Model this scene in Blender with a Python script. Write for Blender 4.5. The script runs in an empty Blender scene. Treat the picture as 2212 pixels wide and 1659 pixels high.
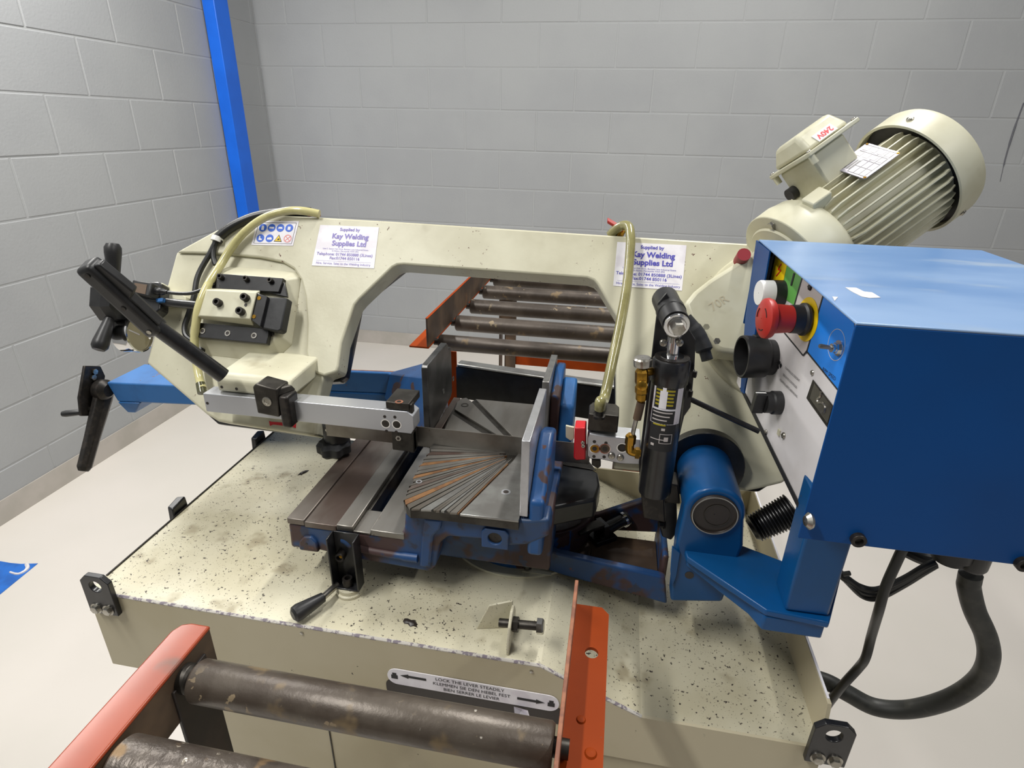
import bpy, bmesh, math, random
from mathutils import Vector, Matrix
random.seed(7)
S = bpy.context.scene
COL = S.collection

# ------------------------------------------------------------------ camera
# Room axes: x along the back wall from the corner, y = 0 on the back wall (negative towards the viewer), z up from the floor.
FPX = 1259.66
CAM = Vector((2.33983, -3.87357, 1.51167))
_y, _p, _r = math.radians(-9.7876), math.radians(23.9574), math.radians(1.1601)
CF = Vector((math.sin(_y)*math.cos(_p), math.cos(_y)*math.cos(_p), -math.sin(_p)))
_r0 = Vector((math.cos(_y), -math.sin(_y), 0)); _u0 = _r0.cross(CF)
CR = math.cos(_r)*_r0 + math.sin(_r)*_u0
CU = -math.sin(_r)*_r0 + math.cos(_r)*_u0
cd = bpy.data.cameras.new('camera'); cam = bpy.data.objects.new('camera', cd); COL.objects.link(cam)
cd.sensor_fit = 'HORIZONTAL'; cd.sensor_width = 36.0; cd.lens = FPX/2212*36.0; cd.clip_start = .01; cd.clip_end = 60
cam.matrix_world = Matrix(((CR.x, CU.x, -CF.x, CAM.x), (CR.y, CU.y, -CF.y, CAM.y), (CR.z, CU.z, -CF.z, CAM.z), (0, 0, 0, 1)))
S.camera = cam
S.view_settings.view_transform = 'Standard'; S.view_settings.look = 'None'
S.view_settings.exposure = 0.0; S.view_settings.gamma = 1.0; S.view_settings.use_curve_mapping = False

# ------------------------------------------------------------------ world, ceiling lights and added fill
w = bpy.data.worlds.new('workshop'); S.world = w; w.use_nodes = True
w.node_tree.nodes['Background'].inputs[0].default_value = (.93, .96, 1, 1)
w.node_tree.nodes['Background'].inputs[1].default_value = .13
def lamp(name, loc, sx, sy, power, col=(1, .98, .94), rz=0):
    l = bpy.data.lights.new(name, 'AREA'); l.shape = 'RECTANGLE'; l.size = sx; l.size_y = sy; l.energy = power; l.color = col
    o = bpy.data.objects.new(name, l); o.location = loc; o.rotation_euler = (0, 0, math.radians(rz)); COL.objects.link(o); return o
# ceiling strip lights of the workshop, with an added fill lamp among them
lamp('strip_area_light', (.42, -2.2, 2.85), .12, 1.4, 46)
lamp('strip_area_light', (2.9, -1.9, 3.8), .15, 1.5, 82)
lamp('strip_area_light', (.95, -4.35, 3.7), .15, 1.5, 80)  # unseen fill added at the front left to brighten the machine
lamp('strip_area_light', (4.4, -4.4, 3.8), .15, 1.5, 40)

# ------------------------------------------------------------------ survey helpers: a sighting line met with a known plane
def ray(x, y): return (x-1106)/FPX*CR - (y-829.5)/FPX*CU + CF
def uz(x, y, z): d = ray(x, y); return CAM + d*((z-CAM.z)/d.z)
def uy(x, y, Y): d = ray(x, y); return CAM + d*((Y-CAM.y)/d.y)
def ux(x, y, X): d = ray(x, y); return CAM + d*((X-CAM.x)/d.x)
def upl(x, y, P, n): d = ray(x, y); return CAM + d*((P-CAM).dot(n)/d.dot(n))

# ------------------------------------------------------------------ materials
def lin(c):
    if isinstance(c, str): c = tuple(int(c[i:i+2], 16)/255 for i in (0, 2, 4))
    return tuple((v/12.92 if v <= .04045 else ((v+.055)/1.055)**2.4) for v in c) + (1,)
MATS = {}
def mat(name, col, rough=.5, metal=0.0, var=None, spots=(), bump=None, coat=0.0, emit=0.0, alpha=None, trans=0.0, stretch=None, ior=1.45, spec=None):
    """var=(scale, colour2, low, high); spots=[(scale, thresh, colour, rough, maskscale, maskthresh)]; bump=(scale, strength)"""
    m = bpy.data.materials.new(name); m.use_nodes = True; MATS[name] = m
    nt = m.node_tree; N = nt.nodes; L = nt.links; b = N['Principled BSDF']
    b.inputs['Base Color'].default_value = lin(col); b.inputs['Roughness'].default_value = rough; b.inputs['Metallic'].default_value = metal
    if spec is not None: b.inputs['Specular IOR Level'].default_value = spec
    if coat: b.inputs['Coat Weight'].default_value = coat; b.inputs['Coat Roughness'].default_value = .12
    if emit: b.inputs['Emission Color'].default_value = lin(col); b.inputs['Emission Strength'].default_value = emit
    if trans: b.inputs['Transmission Weight'].default_value = trans; b.inputs['IOR'].default_value = ior
    if not (var or spots or bump): return m
    g = N.new('ShaderNodeNewGeometry'); pos = g.outputs['Position']
    if stretch:
        mp = N.new('ShaderNodeMapping'); mp.inputs['Scale'].default_value = stretch; L.new(pos, mp.inputs['Vector']); pos = mp.outputs['Vector']
    def noise(scale, detail=4, rgh=.55):
        t = N.new('ShaderNodeTexNoise'); t.inputs['Scale'].default_value = scale; t.inputs['Detail'].default_value = detail
        t.inputs['Roughness'].default_value = rgh; L.new(pos, t.inputs['Vector']); return t.outputs['Fac']
    def step(sock, lo, hi):
        r = N.new('ShaderNodeMapRange'); r.interpolation_type = 'SMOOTHSTEP'; r.inputs['From Min'].default_value = lo; r.inputs['From Max'].default_value = hi
        L.new(sock, r.inputs['Value']); return r.outputs['Result']
    cur = None; rcur = None
    def mix(fac, a, bcol):
        x = N.new('ShaderNodeMix'); x.data_type = 'RGBA'; L.new(fac, x.inputs['Factor'])
        if a is None: x.inputs['A'].default_value = lin(col)
        else: L.new(a, x.inputs['A'])
        x.inputs['B'].default_value = lin(bcol); return x.outputs['Result']
    if var:
        cur = mix(step(noise(var[0]), var[2], var[3]), cur, var[1])
    for s in spots:
        sc, th, c2, rg = s[:4]
        fsock = step(noise(sc, 3, .6), th, th+.02 if len(s) < 7 else th+s[6])
        if len(s) >= 6 and s[4]:
            k = N.new('ShaderNodeMath'); k.operation = 'MULTIPLY'; L.new(fsock, k.inputs[0]); L.new(step(noise(s[4], 2), s[5], s[5]+.12), k.inputs[1]); fsock = k.outputs[0]
        cur = mix(fsock, cur, c2)
        mr = N.new('ShaderNodeMix'); mr.data_type = 'FLOAT'; L.new(fsock, mr.inputs['Factor'])
        if rcur is None: mr.inputs['A'].default_value = rough
        else: L.new(rcur, mr.inputs['A'])
        mr.inputs['B'].default_value = rg; rcur = mr.outputs['Result']
    if cur: L.new(cur, b.inputs['Base Color'])
    if rcur: L.new(rcur, b.inputs['Roughness'])
    if bump:
        bn = N.new('ShaderNodeBump'); bn.inputs['Strength'].default_value = bump[1]; bn.inputs['Distance'].default_value = bump[2] if len(bump) > 2 else .001
        L.new(noise(bump[0], 4), bn.inputs['Height']); L.new(bn.outputs['Normal'], b.inputs['Normal'])
    return m
mat('wall_paint', '9b9d9f', .6, var=(1.3, 'a2a4a5', .35, .65), bump=(90, .35, .002))
mat('mortar', 'a2a4a5', .7, bump=(60, .3, .002))
mat('floor_paint', 'c8c3bb', .3, var=(.9, 'cec8c1', .4, .65), spots=((38, .74, 'a79f96', .5, 3, .55),), bump=(25, .06, .001))
mat('cove_paint', 'b5afa8', .5, var=(4, 'aaa59d', .4, .6))
mat('column_blue', '1268de', .38, var=(3, '0f61d2', .4, .6), bump=(30, .05))
mat('cream', 'cbc8b1', .42, spec=.35, var=(10, 'bcb8a0', .36, .68), spots=((14, .6, 'aaa48c', .45, 0, 0, .2), (150, .665, '5e3d34', .6, 12, .50), (90, .735, '7d7488', .6, 8, .5)), bump=(220, .16, .0008))
mat('cream_clean', 'cbc9b3', .4, spec=.4, var=(12, 'bebaa0', .38, .66), spots=((20, .62, 'a39d86', .5, 0, 0, .2),), bump=(260, .08, .0005))
mat('cream_base', 'c6c1aa', .38, var=(6, 'b0a98f', .36, .7),
    spots=((17, .57, '968d74', .5, 0, 0, .16), (240, .635, '352d29', .6, 6, .40), (130, .69, '2f2825', .55, 5, .42), (480, .655, '463d36', .6, 7, .38)), bump=(180, .1, .0006))
mat('cream_skirt', 'beb59b', .45, spec=.3, var=(4, 'b3a98c', .38, .66), spots=((150, .72, '4c4440', .6, 6, .5),))
mat('edge_wear', 'c9c5bd', .4, .2, var=(170, '857d86', .48, .56))
mat('blue_cast', '1a528c', .42, var=(8, '173f70', .4, .65), spots=((16, .57, '48322f', .65, 0, 0, .03), (60, .68, '5b3a33', .7, 0, 0, .02)), bump=(70, .25, .001), coat=.1)
mat('blue_worn', '1f4576', .45, var=(20, '2b4160', .4, .7), spots=((13, .465, '473433', .55, 0, 0, .07), (40, .60, '30384e', .55, 0, 0, .06), (30, .64, '6e463c', .6, 0, 0, .05)), bump=(70, .25, .001))
mat('blue_light', '2c68a6', .42, var=(14, '245890', .4, .65), spots=((30, .68, '6b5147', .65),), bump=(70, .12, .001))
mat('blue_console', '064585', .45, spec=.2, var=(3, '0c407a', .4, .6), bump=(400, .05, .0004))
mat('blue_dust_glare', '6186b6', .3, var=(5, '7f9dc4', .38, .66), spots=((9, .56, '8d9fb4', .4, 0, 0, .2),), bump=(500, .05, .0004), stretch=(.6, 1.6, 1))  # dusty paint, with reflected glare mixed into the paler blue
mat('blue_tube', '084c86', .34, spec=.3, var=(10, '0e497c', .4, .6), spots=((55, .74, '6e3b30', .6),), bump=(60, .1, .001), coat=.1)
mat('steel', 'a5a5a2', .34, .85, var=(25, '8b8986', .35, .65), bump=(150, .05, .0004))
mat('steel_bright', 'c4c5c9', .33, .8, var=(90, 'bbbcc0', .35, .65))
mat('steel_table', '918e88', .36, .8, var=(14, '746e66', .35, .65), spots=((45, .66, '5a463a', .6, 0, 0, .08),), stretch=(1, .25, 1))
mat('steel_bed', '7c766f', .42, .7, var=(12, '5a4c45', .35, .62), spots=((9, .56, '4c3832', .6, 0, 0, .1),), stretch=(1, .4, 1))
mat('steel_dark', '4a4742', .42, .75, var=(40, '3a3733', .4, .6), bump=(200, .1, .0005))
mat('jaw_dark', '6d6d6c', .36, .8, var=(20, '555554', .4, .6), bump=(120, .1, .0005))
mat('chrome', 'dcdcdc', .1, 1.0)
mat('zinc', 'b9b6ae', .28, .95, var=(90, '9a968c', .4, .6))
mat('brass', 'b58a35', .26, .95, var=(90, '94702a', .4, .6))
mat('black_oxide', '2c2a28', .42, .55, var=(120, '3b3632', .45, .65))
mat('black_paint', '121214', .33, 0, var=(60, '1b1b1d', .4, .6), coat=.2)
mat('black_plastic', '1c1c1d', .42, 0, var=(40, '242425', .4, .6))
mat('black_rubber', '262729', .6, 0, var=(50, '1d1e20', .4, .6), bump=(120, .2, .001))
mat('hose_black', '1f2020', .38)
mat('conduit', '2c2d2a', .5, var=(50, '3a3a35', .45, .6))
mat('hose_clear', 'c9c28c', .18, 0, coat=.5, var=(25, 'b3ad78', .4, .6))
mat('hose_olive', '8f8a5d', .16, 0, coat=.5, var=(30, '7d784d', .4, .65))
mat('hose_end', '4a4a2e', .25, coat=.3)
mat('orange', '943b0c', .6, spec=.12, var=(6, '83330a', .4, .65), spots=((70, .70, '6a4636', .6, 6, .5),), bump=(60, .1, .001))
mat('orange_light', '9a4429', .4, spec=.25, var=(9, '8c3d25', .4, .65), spots=((16, .56, '6c5046', .5, 0, 0, .14), (70, .74, 'a8431b', .5)), bump=(60, .08, .001), coat=.2)
mat('rail_rust', '5d4a38', .55, var=(12, '3e3127', .35, .62), spots=((9, .6, '77583c', .6, 0, 0, .15),), bump=(60, .2, .001))
mat('rust_edge', '8d5a3f', .6, var=(60, '6f4330', .4, .6))
mat('roller_rust', '544b43', .42, .3, var=(14, '3f3730', .35, .62), spots=((24, .60, '78654a', .6, 0, 0, .1), (55, .64, '8a7b63', .55, 9, .5)), bump=(90, .25, .001))
mat('rail_dark', '2a211c', .5, var=(30, '1d1714', .4, .6), bump=(60, .2, .001))
mat('aluminium', 'bfc1c6', .36, .75)
mat('roller_front', '5a5249', .38, .3, var=(16, '453c34', .35, .62), spots=((26, .58, '77664c', .5, 0, 0, .14), (70, .64, '8f7f66', .5, 9, .48), (150, .70, 'bdb6aa', .1, 10, .52)), bump=(160, .3, .001))
mat('roller_wet', '5e564e', .34, .4, var=(22, '453d37', .35, .62), spots=((30, .6, '7c6548', .5, 0, 0, .1), (70, .62, '9b9284', .12, 12, .5), (120, .66, 'c9c5bd', .06, 16, .52)), bump=(130, .5, .0018))
mat('white_label', 'e9e7ec', .5, var=(40, 'dcd8df', .45, .65))
mat('ink_purple', '8a80c0', .6)
mat('ink_blue', '4a46ae', .6)
mat('ink_black', '232324', .6)
mat('sign_blue', '1f5fd0', .5)
mat('sign_yellow', 'efc81c', .5)
mat('sign_red', 'e08a86', .5)
mat('tag_red', 'd3202b', .5)
mat('red_plastic', 'b02a22', .42)
mat('red_dark', '8c1e2a', .45)
mat('red_guard', 'c01822', .38)
mat('panel_white', 'd6d3d4', .45, var=(14, 'cbc7c6', .4, .65))
mat('panel_grey', 'c2bbb8', .45)
mat('panel_yellow', 'e9c412', .42)
mat('panel_green', '5fa24c', .42)
mat('panel_blue', '1f7fe0', .4)
mat('lamp_white', 'e3e3e1', .3)
mat('silver_plate', 'c8c4cc', .36, .35, var=(60, 'aaa6b2', .45, .6))
mat('grease', '2b2420', .4)
mat('window_dark', '2d2a28', .2, coat=.6)
mat('glass_amber', 'a9a084', .08, coat=.6)
mat('foil', 'e4e0ea', .2, .6)
mat('mark_blue', '1f66bd', .5, var=(12, '1a57a6', .4, .6))
mat('paint_scuff', 'd9d5d2', .6)
mat('wall_scuff', '5f6066', .7)

# ------------------------------------------------------------------ object helpers
WM = {}
def link(o, parent=None, M=None):
    COL.objects.link(o); M = M or Matrix.Identity(4); WM[o.name] = M
    if parent is not None:
        o.parent = parent; o.matrix_parent_inverse = WM[parent.name].inverted()
    o.matrix_basis = M
    return o
def tag(o, label, cat=None, group=None, kind=None):
    if label: o['label'] = label
    if cat: o['category'] = cat
    if group: o['group'] = group
    if kind: o['kind'] = kind
    return o
def thing(name, loc, label, cat, group=None):
    o = bpy.data.objects.new(name, None); o.empty_display_size = .05
    link(o, None, Matrix.Translation(Vector(loc))); return tag(o, label, cat, group)
def frame(z, org=(0, 0, 0), x=None):
    """matrix whose z axis is z"""
    z = Vector(z).normalized(); x = Vector(x) if x is not None else (Vector((1, 0, 0)) if abs(z.x) < .9 else Vector((0, 1, 0)))
    yv = z.cross(x).normalized(); x = yv.cross(z).normalized()
    return Matrix(((x.x, yv.x, z.x, org[0]), (x.y, yv.y, z.y, org[1]), (x.z, yv.z, z.z, org[2]), (0, 0, 0, 1)))
class MB:
    def __init__(s): s.v = []; s.f = []
    def add(s, vs, fs):
        k = len(s.v); s.v += [Vector(v) for v in vs]; s.f += [tuple(i+k for i in f) for f in fs]; return s
    def box(s, a, b):
        x0, x1 = sorted((a[0], b[0])); y0, y1 = sorted((a[1], b[1])); z0, z1 = sorted((a[2], b[2]))
        return s.add([(x0, y0, z0), (x1, y0, z0), (x1, y1, z0), (x0, y1, z0), (x0, y0, z1), (x1, y0, z1), (x1, y1, z1), (x0, y1, z1)],
                     [(0, 3, 2, 1), (4, 5, 6, 7), (0, 1, 5, 4), (1, 2, 6, 5), (2, 3, 7, 6), (3, 0, 4, 7)])
    def hexa(s, p):  # 8 points: bottom 4 ccw, top 4 ccw
        return s.add(p, [(0, 3, 2, 1), (4, 5, 6, 7), (0, 1, 5, 4), (1, 2, 6, 5), (2, 3, 7, 6), (3, 0, 4, 7)])
    def prism(s, poly, h0, h1, M=None, top=None):
        """poly 2D in local xy extruded along local z; top = other polygon for the far end"""
        top = top or poly; n = len(poly)
        vs = [Vector((p[0], p[1], h0)) for p in poly] + [Vector((p[0], p[1], h1)) for p in top]
        if M is not None: vs = [M @ v for v in vs]
        return s.add(vs, [tuple(range(n))[::-1], tuple(range(n, 2*n))] + [(i, (i+1) % n, n+(i+1) % n, n+i) for i in range(n)])
    def loft(s, a, b):
        n = len(a); return s.add(list(a)+list(b), [tuple(range(n))[::-1], tuple(range(n, 2*n))] + [(i, (i+1) % n, n+(i+1) % n, n+i) for i in range(n)])
    def lathe(s, prof, M, n=28, close=True):
        """prof [(r, h)...] around local z"""
        k = len(s.v); m = len(prof)
        for r, h in prof:
            for i in range(n):
                a = 2*math.pi*i/n; s.v.append(M @ Vector((r*math.cos(a), r*math.sin(a), h)))
        for j in range(m-1):
            for i in range(n):
                a, b = k+j*n+i, k+j*n+(i+1) % n; s.f.append((a, b, b+n, a+n))
        if close:
            s.f.append(tuple(k+i for i in range(n))[::-1]); s.f.append(tuple(k+(m-1)*n+i for i in range(n)))
        return s
    def cyl(s, a, b, r0, r1=None, n=24):
        a = Vector(a); b = Vector(b); return s.lathe([(r0, 0), (r0 if r1 is None else r1, (b-a).length)], frame(b-a, a), n)
    def tube(s, pts, r, n=12, smooth=True, cap=True):
        pts = [Vector(p) for p in pts]
        if smooth: pts = spline(pts)
        rr = r if isinstance(r, (list, tuple)) else [r]*len(pts)
        if len(rr) != len(pts): rr = [rr[min(len(rr)-1, int(i*len(rr)/len(pts)))] for i in range(len(pts))]
        k = len(s.v); t0 = (pts[1]-pts[0]).normalized(); nx = t0.orthogonal().normalized()
        for i, p in enumerate(pts):
            t = (pts[min(i+1, len(pts)-1)]-pts[max(i-1, 0)]).normalized(); nx = (nx - t*nx.dot(t)).normalized(); ny = t.cross(nx)
            for j in range(n):
                a = 2*math.pi*j/n; s.v.append(p + rr[i]*(math.cos(a)*nx + math.sin(a)*ny))
        m = len(pts)
        for i in range(m-1):
            for j in range(n):
                a, b = k+i*n+j, k+i*n+(j+1) % n; s.f.append((a, b, b+n, a+n))
        if cap: s.f.append(tuple(k+j for j in range(n))[::-1]); s.f.append(tuple(k+(m-1)*n+j for j in range(n)))
        return s
    def ring(s, ro, ri, h0, h1, M, n=32):
        return s.lathe([(ri, h0), (ro, h0), (ro, h1), (ri, h1), (ri, h0)], M, n, close=False)
    def build(s, name, m, parent=None, M=None, smooth=35, bevel=0, seg=2, label=None):
        M = M or Matrix.Identity(4)
        me = bpy.data.meshes.new(name)
        vs = s.v; c = None
        if M == Matrix.Identity(4):   # origin in the middle of the piece
            lo = Vector((min(v.x for v in vs), min(v.y for v in vs), min(v.z for v in vs))); hi = Vector((max(v.x for v in vs), max(v.y for v in vs), max(v.z for v in vs)))
            c = (lo+hi)/2; c.z = lo.z; M = Matrix.Translation(c); vs = [v-c for v in vs]
        me.from_pydata([tuple(v) for v in vs], [], s.f); me.validate()
        bm = bmesh.new(); bm.from_mesh(me); bmesh.ops.recalc_face_normals(bm, faces=bm.faces); bm.to_mesh(me); bm.free()
        me.materials.append(MATS[m] if isinstance(m, str) else m)
        if smooth:
            me.shade_smooth(); me.set_sharp_from_angle(angle=math.radians(smooth))
        o = bpy.data.objects.new(name, me); link(o, parent, M)
        if bevel:
            b = o.modifiers.new('bevel', 'BEVEL'); b.width = bevel; b.segments = seg; b.limit_method = 'ANGLE'; b.angle_limit = math.radians(28)
        if label: o['label'] = label
        return o
def spline(p, k=8):
    out = []
    for i in range(len(p)-1):
        a, b, c, d = p[max(i-1, 0)], p[i], p[i+1], p[min(i+2, len(p)-1)]
        for j in range(k):
            t = j/k; out.append(.5*((2*b)+(c-a)*t+(2*a-5*b+4*c-d)*t*t+(3*b-a-3*c+d)*t**3))
    return out + [p[-1]]
def inst(src, name, M, parent=None):
    o = bpy.data.objects.new(name, src.data); link(o, parent, M)
    for md in src.modifiers:
        b = o.modifiers.new('bevel', 'BEVEL'); b.width = md.width; b.segments = md.segments; b.limit_method = 'ANGLE'; b.angle_limit = md.angle_limit
    return o
def text(parent, s, size, M, m, name='lettering', align='CENTER', bold=0.0, xs=1.0, lift=.0002):
    cu = bpy.data.curves.new('txt', 'FONT'); cu.body = s; cu.size = size; cu.align_x = align; cu.align_y = 'CENTER'; cu.offset = bold; cu.resolution_u = 3
    t = bpy.data.objects.new('txt', cu); COL.objects.link(t)
    dg = bpy.context.evaluated_depsgraph_get(); me = bpy.data.meshes.new_from_object(t.evaluated_get(dg)); bpy.data.objects.remove(t); bpy.data.curves.remove(cu)
    for v in me.vertices: v.co.x *= xs; v.co.z += lift
    me.name = name; me.materials.clear(); me.materials.append(MATS[m])
    o = bpy.data.objects.new(name, me); return link(o, parent, M)
def arcpoly(cx, cy, r, a0, a1, n): return [(cx+r*math.cos(math.radians(a0+(a1-a0)*i/n)), cy+r*math.sin(math.radians(a0+(a1-a0)*i/n))) for i in range(n+1)]
def disc(cx, cy, r, n=32): return [(cx+r*math.cos(2*math.pi*i/n), cy+r*math.sin(2*math.pi*i/n)) for i in range(n)]
def roundrect(x0, y0, x1, y1, r, n=4):
    return arcpoly(x1-r, y1-r, r, 0, 90, n)+arcpoly(x0+r, y1-r, r, 90, 180, n)+arcpoly(x0+r, y0+r, r, 180, 270, n)+arcpoly(x1-r, y0+r, r, 270, 360, n)
def holed(mb, outer, cx, cy, r, h0, h1, M=None, n=24):
    """plate with one round hole: outer polygon resampled towards the hole"""
    hole = [(cx+r*math.cos(2*math.pi*i/n), cy+r*math.sin(2*math.pi*i/n)) for i in range(n)]
    out = []
    for i in range(n):
        a = 2*math.pi*i/n; d = (math.cos(a), math.sin(a)); best = None
        for k in range(len(outer)):
            x1, y1 = outer[k]; x2, y2 = outer[(k+1) % len(outer)]; ex, ey = x2-x1, y2-y1; den = d[0]*ey-d[1]*ex
            if abs(den) < 1e-12: continue
            t = ((x1-cx)*ey-(y1-cy)*ex)/den; u = ((x1-cx)*d[1]-(y1-cy)*d[0])/den
            if t > 0 and -1e-6 <= u <= 1+1e-6 and (best is None or t < best): best = t
        out.append((cx+d[0]*best, cy+d[1]*best))
    # snap nearest samples to the true corners
    for c in outer:
        j = min(range(n), key=lambda i: (out[i][0]-c[0])**2+(out[i][1]-c[1])**2); out[j] = c
    vs = []
    for h in (h0, h1):
        vs += [Vector((p[0], p[1], h)) for p in out] + [Vector((p[0], p[1], h)) for p in hole]
    if M is not None: vs = [M @ v for v in vs]
    fs = []
    for i in range(n):
        j = (i+1) % n
        fs += [(i, j, n+j, n+i), (2*n+i, 3*n+i, 3*n+j, 2*n+j), (i, 2*n+i, 2*n+j, j), (n+i, n+j, 3*n+j, 3*n+i)]
    return mb.add(vs, fs)
# shared small hardware ------------------------------------------------
_HW = {}
def socket_screw(parent, M, r, h, m='black_oxide', name='socket_screw'):
    k = ('s', r, h, m)
    if k not in _HW:
        mb = MB(); n = 20
        mb.lathe([(r, 0), (r, h*.9), (r*.93, h), (r*.56, h), (r*.5, h*.45), (r*.0005, h*.45)], Matrix.Identity(4), n, close=False)
        o = mb.build(name, m, parent, M); _HW[k] = o; return o
    return inst(_HW[k], name, M, parent)
def hex_bolt(parent, M, r, h, m='zinc', name='hex_bolt', washer=True):
    k = ('h', r, h, m, washer)
    if k not in _HW:
        mb = MB()
        if washer: mb.lathe([(r*1.35, 0), (r*1.35, h*.22)], Matrix.Identity(4), 20)
        mb.lathe([(r, h*.2), (r, h*.9), (r*.86, h)], Matrix.Identity(4), 6)
        o = mb.build(name, m, parent, M, smooth=20); _HW[k] = o; return o
    return inst(_HW[k], name, M, parent)
def pan_screw(parent, M, r, h, m='zinc', name='screw'):
    k = ('p', r, h, m)
    if k not in _HW:
        mb = MB().lathe([(r, 0), (r, h*.45), (r*.8, h*.85), (r*.4, h), (r*.001, h)], Matrix.Identity(4), 16, close=False)
        mb.box((-r*.75, -r*.13, h*.9), (r*.75, r*.13, h*1.04)); mb.box((-r*.13, -r*.75, h*.9), (r*.13, r*.75, h*1.04))
        o = mb.build(name, m, parent, M); _HW[k] = o; return o
    return inst(_HW[k], name, M, parent)
# ================================================================== ROOM
# floor
o = MB().box((-.3, -7.5, -.12), (7, .3, 0)).build('floor', 'floor_paint', smooth=0); tag(o, None, kind='structure')
CH, C0, BL = .2299, .2113, .45          # course height, first bed joint, block pitch
wb = MB().box((-.25, .0014, 0), (6.2, .2, 3.2)).build('wall_back', 'mortar', smooth=0); tag(wb, None, kind='structure')
wl = MB().box((-.2, -6.6, 0), (-.0014, .0014, 3.2)).build('wall_left', 'mortar', smooth=0); tag(wl, None, kind='structure')
def block_src(w, h, axis):
    j = .0045
    mb = MB()
    if axis == 'x': mb.box((-w/2+.0035, -.0, -h/2+.0035), (w/2-.0035, .02, h/2-.0025))
    else: mb.box((-.02, -w/2+.0035, -h/2+.0035), (0, w/2-.0035, h/2-.0025))
    return mb
_B = {}
def block(parent, axis, u0, u1, z0, z1):
    k = (axis, round(u1-u0, 3), round(z1-z0, 3)); c = (u0+u1)/2; zc = (z0+z1)/2
    M = Matrix.Translation((c, random.uniform(-.0008, .0004), zc) if axis == 'x' else (random.uniform(-.0004, .0008), c, zc))
    if k not in _B:
        _B[k] = block_src(u1-u0, z1-z0, axis).build('block', 'wall_paint', parent, M, smooth=0, bevel=.0032, seg=2)
    else: inst(_B[k], 'block', M, parent)
for c in range(0, 11):
    z0 = 0 if c == 0 else C0+(c-1)*CH; z1 = C0+c*CH
    off = .2146 if c % 2 == 1 else .4396            # course L1-L2 is c = 9
    u = off-BL*(1 if off > .3 else 0)
    us = [0.0]
    while u < 5.4:
        if u > .02: us.append(u)
        u += BL
    for a, b in zip(us[:-1], us[1:]): block(wb, 'x', a, b, z0, z1)
    off = -.717 if c % 2 == 0 else -.942            # course L2-L3 is c = 8
    v = off
    while v < -BL: v += BL
    if v > -.02: v -= BL
    vs = [0.0]
    while v > -3.9: vs.append(v); v -= BL
    for a, b in zip(vs[:-1], vs[1:]): block(wl, 'y', b, a, z0, z1)
tag(MB().box((.004, -.0055, 0), (5.4, -.0016, .098)).build('baseboard_back', 'cove_paint', smooth=0), None, kind='structure')
tag(MB().box((.0016, -6.5, 0), (.0055, -.0056, .098)).build('baseboard_left', 'cove_paint', smooth=0), None, kind='structure')
# steel column in the corner
cx = uy(497, 220, -.5).x; cy = ux(525, 220, cx).y
t = thing('steel_column', (cx/2, -.45, 0), 'bright blue steel column standing in the corner of the block walls', 'column')
MB().box((.006, -.5, .012), (cx, cy, 3.2)).build('post', 'column_blue', t, bevel=.004)
MB().box((.006, -.56, 0), (cx+.07, cy+.06, .012)).build('foot_plate', 'column_blue', t, bevel=.002)
# dark rub mark on the back wall
p = [uy(2211, 222, 0), uy(2190, 280, 0), uy(2172, 340, 0), uy(2160, 392, 0)]
o = MB().tube([q+Vector((0, -.0018, 0)) for q in p], [.0035, .005, .0035, .0015], n=6).build('scuff_mark', 'wall_scuff'); tag(o, 'thin dark scuff running down the back wall behind the motor', 'scuff')
# blue floor marking with a white character
t = thing('floor_marking', (.22, -2.6, 0), 'blue painted floor patch with a white curved character at the left edge', 'floor marking')
q = [uz(-60, 1195, .001), uz(0, 1212, .001), uz(22, 1216, .001), uz(45, 1218, .001), uz(82, 1217, .001), uz(0, 1284, .001), uz(-90, 1350, .001), uz(-160, 1300, .001)]
MB().prism([(v.x, v.y) for v in q], .0004, .0012).build('painted_patch', 'mark_blue', t, smooth=0)
q = [uz(58, 1219, .0016), uz(60, 1227, .0016), uz(52, 1235, .0016), uz(38, 1240, .0016), uz(22, 1236, .0016)]
MB().tube(q, [.007, .007, .006, .005, .004], n=6).build('white_character', 'panel_white', t)

# ================================================================== MACHINE STAND (cabinet with tray top)
ZB, YF, YBK = .96, -3.408, -2.975
X0, X1, X2, X3 = 1.718, 2.298, 2.414, 2.606; ZL = .9075
base = thing('machine_stand', ((X0+X3)/2, (YF+YBK)/2, 0), 'cream steel machine stand with speckled tray top under the bandsaw', 'machine stand')
th = .003
prof = [(X0, ZB), (X1, ZB), (X2, ZL), (X3-.004, ZL), (X3-.004, ZL-th), (X2-.001, ZL-th), (X1-.001, ZB-th), (X0, ZB-th)]
M_y = Matrix(((1, 0, 0, 0), (0, 0, 1, 0), (0, 1, 0, 0), (0, 0, 0, 1)))      # local (x, z, y)
MB().prism(prof, YF+.0035, YBK-.0035, M_y).build('tray_top', 'cream_base', base, smooth=20)
fr = [(X0, .834), (X3, .834), (X3, ZL+.0005), (X2, ZL+.0005), (X1, ZB+.0005), (X0, ZB+.0005)]
MB().prism(fr, YF, YF+.0035, M_y).build('front_skirt', 'cream_skirt', base, smooth=0)
MB().prism([(X0, .834), (X3, .834), (X3, ZB), (X0, ZB)], YBK-.0035, YBK, M_y).build('back_skirt', 'cream_skirt', base, smooth=0)
MB().box((X0+.0002, YF+.0037, .834), (X0+.003, YBK-.0037, ZB-.0032)).build('side_skirt', 'cream_skirt', base, smooth=0)
M_x = Matrix(((0, 0, 1, 0), (1, 0, 0, 0), (0, 1, 0, 0), (0, 0, 0, 1)))      # local (y, z, x)
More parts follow.
